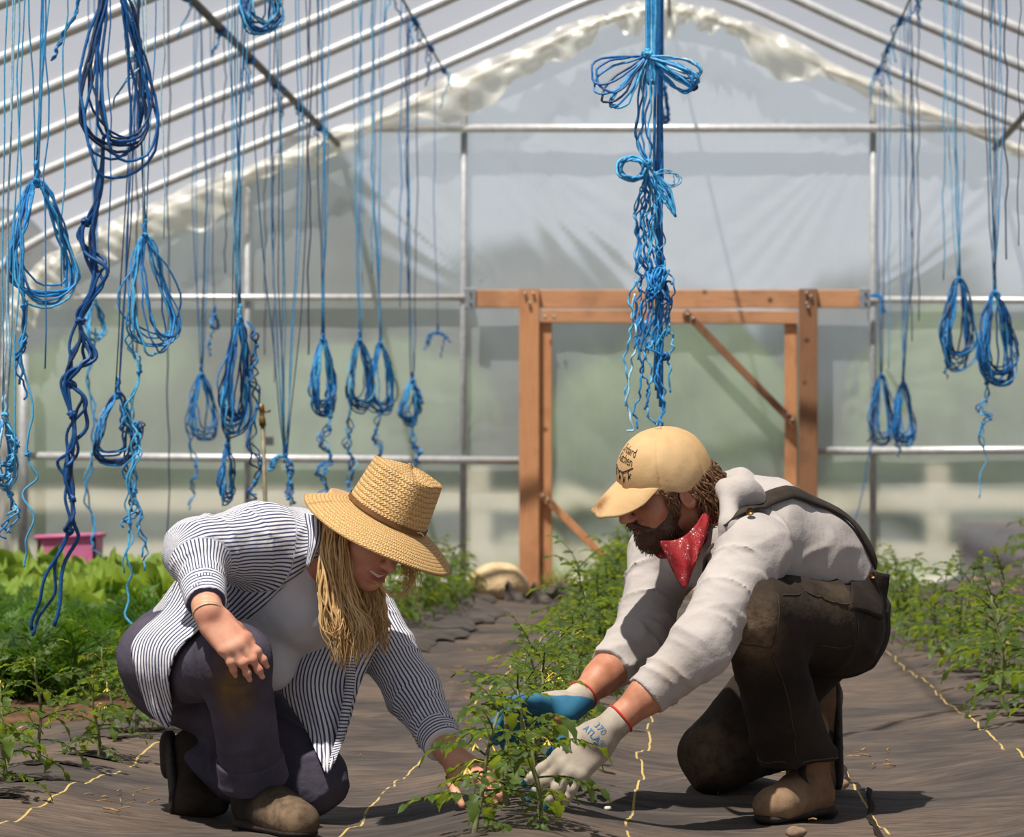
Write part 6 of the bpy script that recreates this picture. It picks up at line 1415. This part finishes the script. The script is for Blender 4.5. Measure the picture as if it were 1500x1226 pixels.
# pocket, knee patch and leg seams: raised lines of stitching lying on the cloth
ovc = Sculpt(); ovc.p = list(ov.p); ovc.disp = ov.disp
MAT['seam'] = plain('brown_seam_thread', srgb(82, 66, 51), srgb(58, 47, 38), 60, .85, 0, 0)
def seam(nm, pts, r_=.0014):
    m_ = MB(); m_.tube(project(smooth_path(pts, 8), ovc, .001), r_, 5); return m_.build(nm, 'seam', ovo)
seam('knee_patch_seam', [W(1072, 880, 7.35), W(1068, 930, 7.33), W(1082, 962, 7.33), W(1110, 962, 7.33), W(1136, 955, 7.35), W(1130, 900, 7.36), W(1126, 880, 7.37)])
seam('pocket_seam', [W(1136, 878, 7.38), W(1170, 882, 7.48), W(1205, 890, 7.56), W(1238, 892, 7.60), W(1236, 940, 7.6), W(1190, 936, 7.52)])
seam('leg_seam', [W(1140, 965, 7.36), W(1152, 1010, 7.42), W(1160, 1060, 7.47), W(1166, 1105, 7.5)])
seam('hip_pocket_seam', [W(1250, 880, 7.64), W(1268, 884, 7.66), W(1276, 896, 7.68), W(1262, 906, 7.66), W(1248, 908, 7.64)])
m_ = MB(); m_.tube(project(np.array([mla+np.array((.085*math.cos(a), .085*math.sin(a), .012)) for a in np.arange(0, 6.28, .2)]), ovc, .001), .0022, 5, True); m_.build('hem_seam', 'seam', ovo)
# boots
heel = W(1194, 1172, 7.66); toe = W(1136, 1182, 7.48); heel[2] = gz(heel)+.045; toe[2] = gz(toe)+.038
bt = Sculpt(); bt.cone(mla+np.array((.012, .005, .07)), heel+np.array((-.010, 0, .015)), .056, .044, .03); bt.cone(heel, toe, .039, .036, .03); bt.cone((heel+toe)/2+np.array((0, 0, .018)), toe+np.array((.01, 0, .0)), .042, .032, .03); bt.ell(toe+np.array((-.008, -.008, -.002)), (.040, .040, .031), None, .02)
zb = min(gz(heel), gz(toe)); bt.cut((0, 0, zb+.016), (0, 0, -1))
b2_ = bt.build('boot', 'boot_m', mn, .004, {'dirt': dusty(toe, (.08, .1, .05), .9)})
so = Sculpt(); h2, t2 = heel.copy(), toe.copy(); h2[2] = t2[2] = zb+.015; so.cone(h2+np.array((.004, 0, .002)), t2+np.array((-.010, -.009, .002)), .038, .039, .01, flat=((0, 0, 1), .36)); so.ell(h2+np.array((.014, .004, -.002)), (.036, .036, .018), None, .008); so.build('sole', 'rubber', b2_, .004)
m_ = MB(); a_ = mla+np.array((.018, -.06, -.004)); m_.grid(project(np.array([[a_+np.array((x*(.013+.006*z/.03), 0, z)) for x in np.linspace(-1, 1, 7)] for z in np.linspace(-.034, .03, 8)]).reshape(-1, 3), bt, .0015).reshape(8, 7, 3)); m_.build('elastic_gusset', 'rubber', b2_)
k2 = W(1202, 1020, 8.12); t2 = W(1206, 1118, 8.2); t2[2] = gz(t2)+.035
bt = Sculpt(); bt.cone(mra+np.array((-.02, 0, .02)), k2, .055, .045, .03); bt.cone(k2, t2, .044, .042, .03); bt.cone(t2, t2+np.array((-.05, 0, -.008)), .038, .026, .03)
b3_ = bt.build('boot', 'boot_m', mn, .004, {'dirt': lambda V: V[:, 0]*0}); so = Sculpt(); so.cone(k2+np.array((.036, 0, 0)), t2+np.array((.034, 0, 0)), .04, .042, .01, flat=((1, 0, 0), .32)); so.build('sole', 'rubber', b3_, .004)
# bandana
bn = Sculpt(); ring = [mp(.066*math.sin(a)*1.0, -.016+.064*math.cos(a), -.118-.014*math.cos(a)) for a in np.linspace(0, 6.283, 15)]
bn.chain(ring, [.011]*15, .02)
bn.cone(W(1046, 728, 7.58), W(1053, 740, 7.55), .010, .009, .01); bn.cone(W(1048, 738, 7.55), W(1047, 764, 7.52), .011, .007, .01); bn.cone(W(1052, 714, 7.58), W(1049, 735, 7.57), .005, .008, .01)
bn.disp = lambda P: .003*wn3(P, 90, 7); bno = bn.build('bandana', 'bandana', mn, .0035)
sheet('front_drape', 'bandana', bno, [[P_(1044, 716, 7.555), P_(1034, 742, 7.515), P_(1018, 770, 7.475), P_(994, 790, 7.45), P_(964, 792, 7.50)],
    [P_(1046, 730, 7.55), P_(1036, 766, 7.49), P_(1020, 800, 7.455), P_(996, 812, 7.43), P_(968, 800, 7.49)],
    [P_(1044, 742, 7.55), P_(1032, 786, 7.495), P_(1018, 824, 7.445), P_(1000, 834, 7.425), P_(976, 814, 7.47)],
    [P_(1038, 752, 7.555), P_(1024, 796, 7.51), P_(1012, 840, 7.46), P_(1002, 862, 7.425), P_(986, 836, 7.46)]], .003, None, None, .0, (.007, 2.6))
# work gloves
def glove(wr, elb, dr, back, thumb, curl, tdir, blue, text=False, tc=.35, spread=1.2):
    g = Sculpt(); ax = un(wr-elb)
    q, x, y, z, tips = add_hand(g, wr+un(dr)*.020, dr, back, thumb, .192, curl, spread, tc, .006, 1.16, tdir)
    g.cone(wr-ax*.030, wr+ax*.035, .0335, .031, .015, cutA=True); w0 = wr+un(dr)*.02
    def tone(V):
        v = V-w0; py, pz, px = v@y, v@z, v@x
        return blue(px, py, pz)
    g.disp = lambda P: .0012*wn3(P, 150, 6)
    o = g.build('work_glove', 'glove', mn, .0027, {'dirt': tone}); c = wr-ax*.030; e = un(np.cross(ax, (0, 1, 0))); h = np.cross(ax, e)
    m_ = MB(); m_.tube([c+.0335*(math.cos(a)*e+math.sin(a)*h) for a in np.arange(0, 6.28, .25)], .0026, 6, True); m_.build('red_cuff_edge', 'red_cuff', o)
    if text:
        gc = Sculpt(); gc.p = list(g.p); m_ = MB()
        for body_, yy_, sz in (('370', .000, .019), ('ATLAS', .021, .020)):
            vs, fs = text_pts(body_, sz); P = np.array([w0+y*(yy_-v[1]*1.0)+x*(-v[0])*1.0+z*.035 for v in vs])
            for _ in range(14): d = gc.ev(P)-.0016; P = P-z*np.clip(d, -.02, .02)[:, None]*.9
            m_.add(P, fs)
        m_.build('printed_lettering', 'blue_print', o, smooth=False)
    return o
glove(mlw, mle, (-.66, -.06, -.64), (-.22, -.88, .35), (-1, .2, .3), (.08, .12, .16, .22), (.62, .62, -.45), lambda px, py, pz: np.clip(-.25-(pz+.10*np.clip(py-.1, 0, 1)*3)*50, 0, 1)+np.clip((py-.168)*40, 0, 1), True, .35, 2.4)
glove(mrw, mre, (-.97, -.05, -.16), (-.05, .55, .85), (0, -1, -.2), (.42, .5, .55, .6), (.55, .80, -.05), lambda px, py, pz: np.clip(.5+(-pz-.002)*60, 0, 1)+np.clip((py-.10)*12, 0, 1)+np.clip((px-.048)*30, 0, 1)*(py > .05), False, .15)
